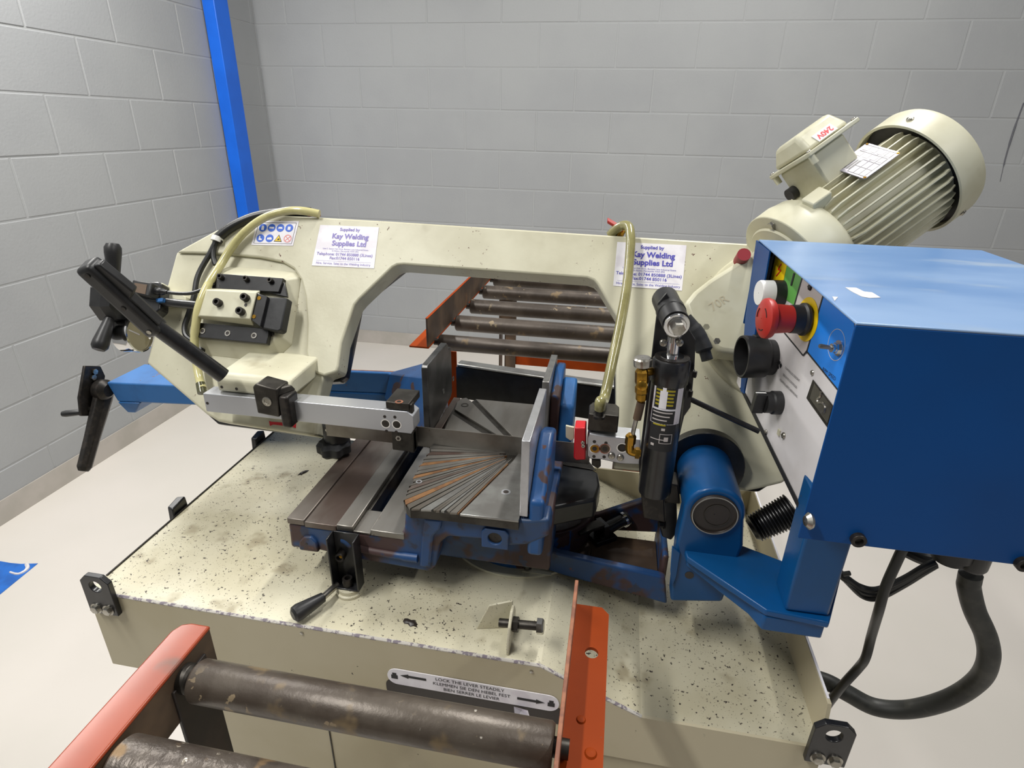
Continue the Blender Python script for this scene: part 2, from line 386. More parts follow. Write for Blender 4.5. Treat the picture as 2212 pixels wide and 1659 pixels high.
MB().prism([(YF+.0037, .834), (YF+.0037, ZL+.004), (YF+.014, ZB), (YBK-.0037, ZB), (YBK-.0037, .834)], X3-.004, X3, M_x).build('side_rim', 'cream_skirt', base, smooth=0)
# bare worn edges of the sheet
MB().tube([(X0+.03, YF+.0015, ZB+.0006), (X1, YF+.0015, ZB+.0006), (X1+.03, YF+.0015, ZB-.0132), (X2, YF+.0015, ZL+.0006)], .0021, 6, smooth=False).build('worn_edge', 'edge_wear', base)
MB().box((X3-.003, YF+.02, ZB-.0004), (X3-.0005, YBK-.01, ZB+.0012)).build('worn_edge', 'white_label', base, smooth=0)
MB().tube([(X0+.001, YF+.03, ZB+.0006), (X0+.001, YBK, ZB+.0006)], .0016, 6, smooth=False).build('worn_edge', 'black_oxide', base)
MB().box((1.80, -3.40, .012), (2.53, -3.03, .8338)).build('cabinet', 'cream_skirt', base, bevel=.004)
MB().box((1.79, -3.402, 0), (2.54, -3.02, .012)).build('foot_plate', 'steel_dark', base)
for xx in (2.02, 2.36): MB().box((xx, -3.4012, .05), (xx+.0015, -3.399, .82)).build('panel_seam', 'steel_dark', base, smooth=0)
# lever slot and label plate on the front skirt
FY = Matrix(((1, 0, 0, 0), (0, 0, -1, 0), (0, 1, 0, 0), (0, 0, 0, 1)))       # local (x, z) plane facing the viewer
def fyM(px, py, Y, dx=None):
    a = uy(px, py, Y); return Matrix.Translation(a) @ Matrix(((1, 0, 0, 0), (0, 0, -1, 0), (0, 1, 0, 0), (0, 0, 0, 1)))
a = uy(855, 1482, YF); b = uy(1195, 1545, YF); hh = .009
MB().prism([(p[0], p[1]) for p in roundrect(a.x-.012, b.z-hh-.004, b.x+.016, b.z+hh+.004, hh)], -YF, -YF+.0006, FY).build('lever_slot', 'grease', base, smooth=0)
LA, LB = uy(860, 1458, YF), uy(1184, 1518, YF); rr = uy(840, 1455, YF).x
w0, w1 = uy(838, 1458, YF).x, uy(1208, 1520, YF).x; zc = (LA.z+LB.z)/2; hz = .0125
pl = MB().prism(roundrect(w0, zc-hz, w1, zc+hz, hz*.98, 6), -YF+.0006, -YF+.0016, FY).build('instruction_plate', 'white_label', base, smooth=0)
def onF(x, z, h): return Matrix.Translation((x, YF-h, z)) @ FY.copy()
FYr = Matrix(((1, 0, 0), (0, 0, -1), (0, 1, 0))).to_4x4()
def TF(x, z, h=.0017): return Matrix.Translation((x, YF-h, z)) @ FYr
xm = (w0+w1)/2
text(pl, 'LOCK THE LEVER STEADILY', .0067, TF(xm-.002, zc+.0075), 'ink_black', xs=1.0)
text(pl, 'KLEMMEN SIE DEN HEBEL FEST', .0067, TF(xm, zc), 'ink_black', xs=1.02)
text(pl, 'BIEN SERRER LE LEVIER', .0067, TF(xm, zc-.0075), 'ink_black', xs=1.0)
def arrow(parent, x, z, s, h, m='ink_black'):
    MB().prism([(0, 0), (s*.010, .0035), (s*.010, .0018), (s*.032, .0018), (s*.032, -.0018), (s*.010, -.0018), (s*.010, -.0035)], 0, .0002).build('arrow', m, parent, TF(x, z, h), smooth=0)
arrow(pl, w0+.0165, zc+.0035, 1, .0017); arrow(pl, w1-.0165, zc-.0005, -1, .0017)
for xx, s in ((w0+.009, 1), (w1-.009, -1)):
    MB().prism([(-.004, -.004), (.004, -.004), (.004, .002), (.0025, .002), (.0025, .0055), (-.0025, .0055), (-.0025, .002), (-.004, .002)], 0, .0002).build('padlock_symbol', 'ink_black', pl, TF(xx, zc+.0005*s, .0017), smooth=0)
p0 = uy(1130, 1535, YF-.004); f = MB().add([p0+Vector((-.011, 0, .004)), p0+Vector((.006, -.004, .007)), p0+Vector((.011, -.009, -.006)), p0+Vector((-.008, -.006, -.012)), p0+Vector((-.002, .002, -.002))],
    [(0, 1, 4), (1, 2, 4), (2, 3, 4), (3, 0, 4)]).build('torn_label_flap', 'foil', pl, smooth=0)
for px, py in ((652, 1367), (1148, 1450)): 
    MB().lathe([(.0022, 0), (.0022, .0012), (.0012, .0016)], TF(uy(px, py, YF).x, uy(px, py, YF).z, 0), 12).build('rivet', 'zinc', base)
# lifting lugs
def lug(px, py, name_label, wz=.061, ww=.040):
    c = uy(px, py, YF-.004)
    M = Matrix.Translation((c.x, YF-.0005, c.z)) @ FYr
    hw = ww/2; hh2 = wz/2; ch = .009
    outer = [(-hw, -hh2), (hw, -hh2), (hw, hh2-ch), (hw-ch, hh2), (-hw+ch, hh2), (-hw, hh2-ch)]
    l = holed(MB(), outer, 0, hh2-.016, .0085, 0, .007).build('lifting_lug', 'black_paint', base, M, bevel=.0008, label=name_label)
    for s in (-1, 1): hex_bolt(l, M @ Matrix.Translation((s*.0085, -hh2+.009, .007)), .0058, .005)
    return l
lug(217, 1283, 'black lifting lug at the left front corner of the stand'); lug(1793, 1604, 'black lifting lug at the right front corner of the stand')
for (px, py, l) in ((382, 1100, 'black steel lug half way along the stand side'), (556, 952, 'black steel lug at the rear of the stand side')):
    c = uz(px, py, ZB); y = c.y
    MB().hexa([(X0-.014, y-.018, ZB-.05), (X0-.0005, y-.018, ZB-.05), (X0-.0005, y+.018, ZB-.05), (X0-.014, y+.018, ZB-.05),
               (X0-.014, y-.012, ZB+.012), (X0-.002, y-.016, ZB+.012), (X0-.002, y+.014, ZB+.016), (X0-.014, y+.010, ZB+.016)]).build('lifting_lug', 'black_paint', base, bevel=.002, label=l)
# stop bracket with adjusting bolt on the tray
b0 = uz(1085, 1416, ZB); bx, by = b0.x-.004, b0.y+.001; k = 1.35
br = MB()
hp = [(by, ZB), (by+.044, ZB), (by+.042, ZB+.030), (by+.034, ZB+.043), (by+.022, ZB+.045), (by+.008, ZB+.034), (by+.002, ZB+.020)]
br.prism(hp, bx+.008, bx+.0115, M_x)
br.hexa([(bx-.034, by+.030, ZB), (bx+.0080, by+.0405, ZB), (bx+.0080, by+.044, ZB), (bx-.034, by+.0335, ZB), (bx-.020, by+.036, ZB+.034), (bx+.0080, by+.0385, ZB+.044), (bx+.0080, by+.042, ZB+.044), (bx-.020, by+.0395, ZB+.034)])
sb = br.build('stop_bracket', 'cream_base', base, bevel=.001, label='bent cream stop bracket with an adjusting bolt')
zz = ZB+.028; yb_ = by+.020
MB().cyl((bx-.004, yb_, zz-.001), (bx+.044, yb_, zz+.003), .0050, n=14).build('stop_bolt', 'steel_dark', sb)
MB().lathe([(.0088, 0), (.0088, .007)], frame((1, 0, .08), (bx+.0118, yb_, zz)), 6).build('nut', 'steel_dark', sb, smooth=20)
MB().lathe([(.0092, 0), (.0092, .006), (.0078, .0078)], frame((1, 0, .08), (bx+.040, yb_, zz+.0026)), 6).build('bolt_head', 'zinc', sb, smooth=20)
# grease blobs and burrs lying on the tray
def blot(px, py, r, label, seed, squash=.5, ang=0):
    rnd = random.Random(seed); c = uz(px, py, ZB); n = 14
    ring = [(r*(.55+.6*rnd.random())*math.cos(2*math.pi*i/n), squash*r*(.5+.7*rnd.random())*math.sin(2*math.pi*i/n)) for i in range(n)]
    ca, sa = math.cos(ang), math.sin(ang); ring = [(x*ca-y*sa, x*sa+y*ca) for x, y in ring]
    top = [(x*.6, y*.6) for x, y in ring]
    o = MB().prism(ring, 0, .0022, Matrix.Translation((c.x, c.y, ZB+.0001)), top).build('grease_smear', 'grease', None, smooth=60); return tag(o, label, 'grease smear')
blot(888, 1346, .012, 'dark grease smear on the tray left of the stop bracket', 3, .5, -.3)
blot(655, 1022, .012, 'brown grease streak on the tray behind the bed', 5, .35, 1.0)

# ================================================================== ROLLER TABLES
def roller(parent, a, b, r, m, spindle=.012):
    a = Vector(a); b = Vector(b); d = (b-a).normalized()
    ro = MB().lathe([(r*.9, 0), (r, .0025), (r, (b-a).length-.0025), (r*.9, (b-a).length)], frame(d, a), 40).build('roller', m, parent)
    MB().cyl(a-d*spindle, b+d*spindle, r*.42, n=16).build('spindle', 'steel_dark', ro)
    return ro
# front (infeed) table
ft = thing('roller_table', (2.17, -3.66, 0), 'orange roller table in the foreground with wet rusty rollers', 'roller table', None)
ZR = 1.1
xr = uz(1250, 1253, ZR).x; yr = uz(1250, 1253, ZR).y; yend = -4.35
zfl = uy(1250, 1305, yr).z; fw = uy(1316, 1312, yr).x - xr
ra = MB().box((xr-.0035, yend, zfl), (xr, yr, ZR)).build('side_rail', 'rust_edge', ft, bevel=.0006, label='upright web of the right side rail')
poly = [(xr, yend), (xr+fw, yend), (xr+fw, yr-.008), (xr+fw-.002, yr-.003), (xr+fw-.007, yr), (xr, yr)]
hc = uz(1278, 1410, zfl)
mb = holed(MB(), [(xr, yr-.09), (xr+fw, yr-.09), (xr+fw, yr-.008), (xr+fw-.007, yr), (xr, yr)], hc.x, hc.y, .0062, zfl-.0035, zfl, n=32)
mb.prism([(xr, yend), (xr+fw, yend), (xr+fw, yr-.09), (xr, yr-.09)], zfl-.0035, zfl)
fl = mb.build('side_rail', 'orange', ft, label='orange bottom flange of the right side rail')
for px, py, r in ((1255, 1555, .004), (1276, 1628, .005)):
    c = uz(px, py, zfl); MB().lathe([(r, 0), (r*.8, r*.35), (r*.3, r*.5)], Matrix.Translation(c), 14).build('paint_bump', 'orange', fl)
la, lb = uz(450, 1357, ZR-.002), uz(385, 1350, ZR-.002)
xl, xo, yl = la.x, lb.x-.002, la.y+.003
poly = [(xo, yend), (xl, yend), (xl, yl), (xo+.012, yl), (xo+.004, yl-.003), (xo, yl-.012)]
MB().prism(poly, ZR-.006, ZR-.002).build('side_rail', 'orange_light', ft, bevel=.0025, seg=3, label='salmon orange top flange of the left side rail')
MB().box((xl-.0045, yend, ZR-.056), (xl-.0005, yl-.001, ZR-.0045)).build('side_rail', 'rail_rust', ft, bevel=.001, label='dark rusty web of the left side rail')
lx = MB().box((xl-.002, yl-.055, .0), (xl+.002, yl-.014, ZR-.02)).box((xl-.03, yl-.016, 0), (xl+.002, yl-.012, ZR-.06)).build('leg', 'rail_dark', ft, bevel=.001)
MB().box((xr+.0002, yl-.08, .0), (xr+.004, yl-.04, zfl-.004)).box((xr+.004, yl-.044, 0), (xr+.03, yl-.04, zfl-.004)).build('leg', 'orange', ft, bevel=.001)
zr1 = ZR-.021
c1 = uz(820, 1543, zr1); r1 = .0175
roller(ft, (xl+.012, c1.y, zr1), (xr-.006, c1.y, zr1), r1, 'roller_front')
roller(ft, (xl+.006, c1.y-.075, zr1+.001), (xr-.006, c1.y-.075, zr1+.001), .0215, 'roller_wet')
MB().lathe([(.0125, 0), (.0125, .006), (.009, .010)], frame((1, 0, 0), (xl, c1.y, zr1)), 24).build('bearing_boss', 'steel_dark', ft)
for k in range(2, 8): roller(ft, (xl+.006, c1.y-.075*k, zr1), (xr-.006, c1.y-.075*k, zr1), .0175, 'roller_wet')
# rear (outfeed) table
rt = thing('roller_table', (2.2, -2.4, 0), 'rusty roller table standing behind the saw, seen through its bow', 'roller table', None)
zt_, yf_ = 1.15, -2.79
xw = uz(922, 690, zt_).x; zb_ = uy(928, 750, yf_).z; yb2 = -1.86
MB().box((xw-.004, yf_, zb_), (xw, yb2, zt_)).build('side_rail', 'rail_rust', rt, bevel=.0008, label='upright rusty web of the side rail')
MB().box((xw-.0045, yf_, zt_), (xw+.0005, yb2, zt_+.001)).build('rail_edge', 'orange', rt, smooth=0)
MB().box((xw-.042, yf_, zb_-.004), (xw, yb2, zb_)).build('side_rail', 'orange', rt, bevel=.0008, label='orange bottom flange of the side rail')
xw2 = 2.44
MB().box((xw2, yf_, zb_-.004), (xw2+.004, yb2, zt_)).build('side_rail', 'rail_rust', rt, bevel=.0008)
MB().box((xw2, yf_, zb_-.008), (xw2+.042, yb2, zb_-.004)).build('side_rail', 'orange', rt, bevel=.0008)
for i, (yy, r) in enumerate(((-2.744, .0168), (-2.609, .0185), (-2.468, .0185), (-2.323, .0185), (-2.18, .0185), (-2.04, .0185), (-1.90, .0185))):
    roller(rt, (xw+.010, yy, 1.085), (xw2-.010, yy, 1.085), r, 'roller_rust')
for xx in (xw+.002, xw2-.042):
    for yy in (-2.73, -1.95):
        MB().box((xx, yy, 0), (xx+.04, yy+.004, 1.06)).box((xx if xx < 2.2 else xx+.036, yy, 0), (xx+.004 if xx < 2.2 else xx+.04, yy+.04, 1.06)).build('leg', 'orange' if yy < -2 else 'rail_rust', rt, bevel=.001)
for yy in (-2.73, -1.95): MB().box((xw+.01, yy+.006, .72), (xw2-.01, yy+.01, .76)).build('cross_brace', 'orange', rt, bevel=.001)
MB().box((xw+.05, -2.3, .98), (xw+.09, -2.296, 1.06)).box((xw+.05, -2.296, .0), (xw+.054, -2.26, 1.06)).build('leg', 'rail_rust', rt, bevel=.001)
# cross bar between the saw and the rear table
q1, q2 = uz(985, 786, 1.1), uz(1345, 838, 1.1); d = (q2-q1).normalized(); nrm = Vector((-d.y, d.x, 0))
q2 = q1+d*.44
def bar(mb, a, b, nrm, w, z0, z1): return mb.hexa([Vector((p.x, p.y, z)) for z in (z0, z1) for p in (a, b, b+nrm*w, a+nrm*w)])
bar(MB(), q1, q2, nrm, .024, 1.094, 1.1).build('front_cross_bar', 'steel', rt, bevel=.003, label='grey steel top of the front cross bar')
bar(MB(), q1, q2, nrm, .004, 1.03, 1.0938).build('front_cross_bar', 'black_paint', rt, label='black face of the front cross bar')
for s in (.02, .41): 
    a = q1+d*s+nrm*.008; bar(MB(), a, a+d*.03, nrm, .085, 1.03, 1.036).build('bar_bracket', 'steel_dark', rt)
# ================================================================== SAW BED WITH VICE AND PIVOT
YB = -3.329; ZT = 1.10; Z1 = 1.054
saw = thing('bandsaw', (2.15, -3.2, ZB), 'cream and blue horizontal metal-cutting bandsaw with vice, motor and control console', 'bandsaw')
bed = saw
def fpoly(pts, Y): return [(uy(x, y, Y).x, uy(x, y, Y).z) for x, y in pts]
FX = FYr   # local (x, z, -y)
def front_prism(pts, Y, depth, name, m, parent, bevel=.002, seg=2, label=None, smooth=35, cap=None):
    """outline sighted on the plane y = Y, going back by depth"""
    P = fpoly(pts, Y)
    if cap: P = [(x, min(z, cap) if x < 2.114 else z) for x, z in P]
    P = [(x, z) for x, z in P]; return MB().prism(P, -Y-depth, -Y, FX).build(name, m, parent, bevel=bevel, seg=seg, label=label, smooth=smooth)
front_prism([(620, 1120), (700, 1131), (760, 1139), (800, 1147), (872, 1153), (874, 1106), (1140, 1124), (1186, 1122), (1188, 1158), (1140, 1178), (1098, 1180), (1040, 1166), (968, 1160), (948, 1176), (940, 1226), (928, 1237), (770, 1209), (690, 1190), (628, 1183)],
            YB, .03, 'front_apron', 'blue_worn', bed, .004, 3, None, 35, Z1-.009)
# boss with a bored hole, small boss, ribs
bc = uy(1070, 1160, YB); bm_ = MB(); rb = .0083
holed(bm_, [(-.016, -.014), (.016, -.014), (.0165, .008), (.012, .013), (-.012, .013), (-.016, .008)], 0, 0, rb, -.012, .004)
bo = bm_.build('clamp_boss', 'blue_worn', bed, Matrix.Translation(bc) @ FYr, bevel=.001)
MB().lathe([(rb*.98, .0002), (rb*.98, .0006), (.0005, .0006)], Matrix.Translation(bc) @ FYr, 20, close=False).build('bore', 'steel_dark', bo)
front_prism([(645, 1183), (646, 1170), (655, 1161), (672, 1161), (683, 1172), (688, 1194), (648, 1189)], YB-.004, .006, 'small_boss', 'blue_worn', bed, .002)
c = uy(662, 1175, YB-.004); MB().cyl(c+Vector((0, .001, 0)), c+Vector((0, -.0004, 0)), .0017, n=12).build('bore', 'grease', bed)
front_prism([(915, 1120), (955, 1124), (950, 1145), (935, 1160), (928, 1228), (905, 1225), (910, 1160)], YB-.005, .008, 'rib', 'blue_worn', bed, .003, 3)
MB().tube([uy(720, 1165, YB), uy(745, 1163, YB), uy(775, 1183, YB), uy(850, 1198, YB), uy(903, 1205, YB)], [.005, .007, .005, .005, .006], 12).build('rib', 'blue_worn', bed)
front_prism([(708, 1175), (712, 1166), (735, 1158), (757, 1164), (765, 1180)], YB-.004, .006, 'small_boss', 'blue_worn', bed, .002)
# low slide bed: separate machined ways
ybk = -3.03
def way(px0, px1, z, name, m, y0=YB-.0008, y1=ybk, dz=.0085, label=None, bev=.001):
    a = uz(px0[0], px0[1], Z1).x; b = uz(px1[0], px1[1], Z1).x
    return MB().box((a, y0, z-dz), (b, y1, z)).build(name, m, bed, bevel=bev, label=label)
way((620, 1118), (658, 1122), Z1, 'slide_way', 'steel_bed')
way((658, 1122), (728, 1131), Z1-.0022, 'slide_way', 'steel_bed')
way((728, 1131), (763, 1136), Z1, 'slide_way', 'steel_table')
way((763, 1136), (800, 1142), Z1-.006, 'slide_way', 'steel_table', YB-.0008, -3.285, .0028)
way((800, 1142), (873, 1152), Z1-.001, 'slide_way', 'steel_table')
xs0, xs1 = uz(763, 1136, Z1).x, uz(800, 1142, Z1).x
MB().box((xs0, -3.2849, Z1-.05), (xs1, ybk, Z1-.042)).build('slot_floor', 'blue_cast', bed, smooth=0)
MB().box((xs0, -3.2849, Z1-.042), (xs0+.005, ybk, Z1-.006)).build('slot_wall', 'steel_dark', bed, bevel=.001)
xa, xb = uz(620, 1118, Z1).x, uz(873, 1152, Z1).x
MB().box((xa+.001, YB+.03, Z1-.055), (xs0-.0005, ybk, Z1-.022)).build('bed_casting', 'blue_worn', bed, bevel=.002)
MB().box((xs1+.0005, YB+.03, Z1-.055), (xb, ybk, Z1-.022)).build('bed_casting', 'blue_worn', bed, bevel=.002)
# upper casting under the table
xc0, xc1 = uz(876, 1100, ZT).x, uz(1132, 1118, ZT).x
MB().box((xc0, YB+.0305, 1.0), (xc1+.03, -3.02, ZT-.0145)).build('bed_casting', 'blue_worn', bed, bevel=.003)
# grooved table: dark core plate with steel segments fanning out from the pivot
piv = uz(1118, 978, ZT); piv = Vector((piv.x, piv.y, 0))
xj = uz(1127, 1100, ZT).x
fr_ = [(938, 951), (934, 961), (928, 968), (930, 975), (921, 983), (915, 992), (913, 999), (905, 1007), (902, 1017), (896, 1026), (892, 1034), (893, 1041), (884, 1050), (880, 1060), (878, 1068), (872, 1080), (877, 1090), (886, 1098), (908, 1099), (932, 1101), (941, 1102), (950, 1103), (960, 1104), (972, 1105), (988, 1107)]
per = [uz(x, y, ZT) for x, y in fr_]; per = [Vector((v.x, v.y, 0)) for v in per]
core = [(v.x, v.y) for v in per] + [(xj, per[-1].y), (xj, piv.y+.003), (per[0].x, piv.y+.003)]
tb = MB().prism(core, ZT-.014, ZT-.0032).build('table_plate', 'steel_dark', bed, smooth=0, label='dark core of the front table half')
stain = {3: 'rail_rust', 6: 'rust_edge', 9: 'rust_edge', 12: 'rail_rust', 15: 'rust_edge'}
mat('rust_orange', '7d5a38', .5, .4, var=(60, '664830', .4, .6)); stain = {6: 'rust_orange', 9: 'rust_orange', 15: 'rust_orange', 3: 'steel_bed', 12: 'steel_bed'}
for i in range(len(per)-1):
    a, b = per[i], per[i+1]; da, db = (a-piv), (b-piv)
    wgap = .0011 if i not in (11, 17) else .002
    na = Vector((-da.y, da.x, 0)).normalized()*wgap*.5; nb = Vector((-db.y, db.x, 0)).normalized()*wgap*.5
    ja = a + da.normalized()*random.uniform(-.003, .001) if i else a
    r0 = .014 + .012*random.random()
    p = [piv+da.normalized()*r0+na*.4, ja+na, b-nb, piv+db.normalized()*r0-nb*.4]
    MB().prism([(v.x, v.y) for v in p], ZT-.0033, ZT-random.uniform(0, .0008)).build('table_segment', stain.get(i, 'steel' if i % 3 == 0 else 'steel_table'), tb, smooth=0)
a = per[-1]; da = a-piv; na = Vector((-da.y, da.x, 0)).normalized()
pw = [piv+da.normalized()*.022+na*.004, a+na*.004+da.normalized()*.001, Vector((xj, a.y-.0005, 0)), Vector((xj, piv.y+.003, 0)), piv+Vector((.002, .003, 0))]
MB().prism([(v.x, v.y) for v in pw], ZT-.0033, ZT).build('table_segment', 'steel', tb, bevel=.0006)
MB().prism([(v.x, v.y) for v in (piv+da.normalized()*.03, a, a+na*.0012, piv+da.normalized()*.03+na*.0012)], ZT-.0032, ZT-.001).build('table_segment', 'rust_orange', tb, smooth=0)
for px, py, r in ((1093, 1063, .0058), (905, 1041, .004)):
    c = uz(px, py, ZT); MB().ring(r, r*.6, 0, .0006, Matrix.Translation((c.x, c.y, ZT-.0001)), 20).build('screw_rim', 'steel_bright', tb); MB().lathe([(r*.6, 0), (r*.6, .0003)], Matrix.Translation((c.x, c.y, ZT)), 16).build('screw_hole', 'grease', tb)
# rear table half
rp = [(954, 938), (962, 915), (972, 893), (985, 868), (994, 861), (1006, 859), (1015, 866), (1026, 860)]
rp = [uz(x, y, ZT) for x, y in rp]; yb3 = uz(1150, 873, ZT).y
core = [(v.x, v.y) for v in rp] + [(xj+.004, yb3), (xj+.004, piv.y+.016), (rp[0].x, piv.y+.016)]
tr = MB().prism(core, ZT-.014, ZT-.0032).build('table_plate', 'steel_dark', bed, smooth=0, label='dark core of the rear table half')
pv2 = Vector((piv.x, piv.y+.017, 0))
cuts = [uz(954, 938, ZT), uz(967, 912, ZT), uz(982, 885, ZT), uz(1022, 863, ZT)]
def wedge(pts, m): MB().prism([(v.x, v.y) for v in pts], ZT-.0033, ZT).build('table_segment', m, tr, bevel=.0004)
g = .003
wedge([pv2+Vector((-.03, .002, 0)), uz(958, 934, ZT), uz(966, 914, ZT), uz(978, 892, ZT)+Vector((0, -g, 0))], 'steel_table')
wedge([pv2+Vector((-.012, .006, 0)), uz(982, 884, ZT), uz(988, 868, ZT), uz(996, 861, ZT), uz(1007, 859, ZT), uz(1017, 866, ZT)], 'steel_table')
wedge([pv2+Vector((.002, .004, 0)), uz(1028, 862, ZT), Vector((xj+.004, yb3, 0)), Vector((xj+.004, pv2.y, 0))], 'steel_table')
c = uz(1004, 875, ZT); MB().ring(.006, .0045, 0, .0006, Matrix.Translation((c.x, c.y, ZT-.0001)), 20).build('screw_rim', 'steel_dark', tr)
# vice jaws ---------------------------------------------------------
zj = uy(1127, 951, YB+.002).z; xi = uz(1127, 951, zj).x
yjb = uz(1163, 838, zj).y; tj = .0095
side = [(YB+.001, ZT+.0003), (YB+.001, zj), (yjb, zj), (yjb, ZT+.0003)]
MB().prism(side, xi, xi+tj, M_x).build('fixed_jaw', 'steel_bright', bed, bevel=.0008, label='bright steel front plate of the fixed jaw')
y0, y1 = uz(1168, 824, zj).y, uz(1186, 765, zj).y
MB().prism([(y0, ZT+.0003), (y0, zj), (y1, zj), (y1, ZT+.0003)], xi+.001, xi+.001+tj, M_x).build('fixed_jaw', 'steel', bed, bevel=.0008, label='steel rear plate of the fixed jaw')
xk = xi+tj+.0005
MB().prism([(YB+.001, 1.045), (YB+.001, zj-.078), (YB+.02, zj-.07), (YB+.055, zj-.04), (YB+.085, zj-.03), (YB+.115, zj-.04), (YB+.118, 1.045)], xk, xk+.018, M_x).build('jaw_support', 'blue_cast', bed, bevel=.005, seg=3, label='blue cast support of the fixed jaw')
MB().prism([(y0+.015, 1.045), (y0+.02, zj-.03), (y1-.03, zj-.008), (y1-.002, zj-.01), (y1, 1.045)], xk+.001, xk+.014, M_x).build('jaw_support', 'blue_cast', bed, bevel=.003, seg=2)
MB().prism([(y0+.01, 1.04), (y0+.025, zj-.045), (y1-.035, zj-.018), (y1-.025, zj-.03), (y1-.02, 1.04)], xk+.014, xk+.034, M_x).build('jaw_support', 'blue_light', bed, bevel=.004, seg=2)
# moving jaw
yl0 = uz(917, 790, zj).y; yl1 = uz(963, 735, zj).y; xl_ = uz(922, 792, zj).x
mj = MB().prism([(yl0, 1.088), (yl0, zj-.004), (yl0+.004, zj), (yl1-.012, zj), (yl1-.004, zj-.006), (yl1-.002, zj-.014), (yl1+.004, zj-.012), (yl1+.012, zj-.016), (yl1+.014, zj-.06), (yl1+.012, 1.105), (yl1+.004, 1.1), (yl0+.03, 1.088)], xl_-tj, xl_, M_x)
mj = mj.build('moving_jaw', 'jaw_dark', bed, bevel=.0012, label='grey steel plate of the moving jaw')
for px, py in ((958, 845), (979, 818)):
    c = ux(px, py, xl_); MB().lathe([(.0042, 0), (.0042, .0006), (.003, .0006), (.003, .0004)], frame((1, 0, 0), c), 14).build('screw_rim', 'steel', mj)
MB().box((xl_+.0003, yl0+.012, 1.079), (xl_+.012, yl1+.02, 1.092)).build('jaw_gib', 'steel_bed', bed, bevel=.001)
MB().box((xl_+.012, yl0+.012, 1.0745), (xl_+.018, yl1+.02, 1.084)).build('jaw_gib', 'rail_rust', bed, bevel=.001)
# carrier, screw beam and its end block
A = uz(229, 826, 1.06); sl = .1225
def L(x, dy=0, z=1.06): return Vector((x, A.y+(x-A.x)*sl+dy, z))
bw = .095
MB().hexa([L(A.x+.012, 0, 1.02), L(2.02, 0, 1.02), L(2.02, bw, 1.02), L(A.x+.012, bw, 1.02), L(A.x, 0), L(2.02, 0), L(2.02, bw), L(A.x, bw)]).build('screw_beam', 'blue_light', bed, bevel=.003, label='light blue vice screw beam reaching out to the left')
MB().hexa([L(A.x+.012, -.001, 1.02), L(A.x+.045, -.001, 1.02), L(A.x+.045, bw*.8, 1.02), L(A.x+.012, bw*.8, 1.02), L(A.x+.02, .006, .995), L(A.x+.035, .006, .995), L(A.x+.035, bw*.7, .995), L(A.x+.02, bw*.7, .995)][4:]+[L(A.x+.012, -.001, 1.02), L(A.x+.055, -.001, 1.02), L(A.x+.055, bw*.8, 1.02), L(A.x+.012, bw*.8, 1.02)]).build('screw_beam_end', 'blue_light', bed, bevel=.002)
MB().hexa([L(A.x, bw, 1.05), L(2.02, bw, 1.05), L(2.02, bw+.008, 1.05), L(A.x, bw+.008, 1.05), L(A.x+.01, bw, 1.063), L(2.02, bw, 1.063), L(2.02, bw+.006, 1.063), L(A.x+.01, bw+.006, 1.063)]).build('beam_lip', 'rust_edge', bed, bevel=.001)
zc_ = uy(761, 808, L(1.85).y).z
MB().hexa([L(1.74, .001, 1.0605), L(2.05, .001, 1.0605), L(2.05, .075, 1.0605), L(1.74, .075, 1.0605), L(1.74, .004, zc_), L(1.955, .004, zc_), L(1.955, .012, zc_), L(1.74, .012, zc_)]).build('jaw_carrier', 'blue_light', bed, bevel=.002, label='blue jaw carrier ridge on the screw beam')
k0 = L(1.955, 0); zt2 = zj-.035
MB().hexa([(1.955, k0.y-.02, 1.0605), (xl_-tj-.0005, yl0+.03, 1.0605), (xl_-tj-.0005, yl1+.02, 1.0605), (1.955, k0.y+.06, 1.0605),
           (1.96, k0.y+.004, zc_), (xl_-tj-.0005, yl0+.035, zt2), (xl_-tj-.0005, yl1+.018, zt2), (1.96, k0.y+.012, zc_)]).build('jaw_carrier', 'blue_cast', bed, bevel=.002, label='blue ribbed block behind the moving jaw')
MB().cyl((xl_-tj-.05, yl0+.02, 1.075), (xl_-tj-.001, yl0+.02, 1.075), .004, n=14).build('guide_pin', 'steel_bright', bed)
# vice crank at the far left end (turns about x)
xq = A.x-.012
hub = ux(222, 842, xq)
MB().lathe([(.017, 0), (.02, .008), (.02, .018), (.012, .026)], frame((1, 0, 0), hub-Vector((.012, 0, 0))), 20).build('crank_hub', 'black_oxide', bed)
lv = [ux(228, 838, xq-.004), ux(205, 930, xq-.004), ux(180, 1018, xq-.004)]
dv = (lv[2]-lv[0]).normalized(); Ml = frame(dv, lv[0], x=(1, 0, 0)); ln = (lv[2]-lv[0]).length
mb = MB(); secs = ((-.012, .011, .018), (.02, .013, .020), (ln*.6, .011, .016), (ln-.008, .0105, .0145), (ln, .007, .010)); rings = []
for h, a_, b_ in secs: rings.append([Ml @ Vector((x_, y_, h)) for x_, y_ in [(a_*math.cos(t)*(1.0), b_*math.sin(t)) for t in [math.pi/8+k*math.pi/4 for k in range(8)]]])
for r0_, r1_ in zip(rings[:-1], rings[1:]):
    k = len(mb.v); mb.v += r0_+r1_; mb.f += [(k+i, k+(i+1) % 8, k+8+(i+1) % 8, k+8+i) for i in range(8)]
mb.f.append(tuple(range(8))); k = len(mb.v); mb.f.append(tuple(range(k-8, k)))
MB.build(mb, 'crank_lever', 'black_oxide', bed, bevel=.0015, label='long black tapered vice crank lever')
pc = [ux(184, 790, xq-.012), ux(218, 791, xq-.012), ux(228, 812, xq-.012), ux(216, 898, xq-.012), ux(176, 899, xq-.012), ux(172, 860, xq-.012)]
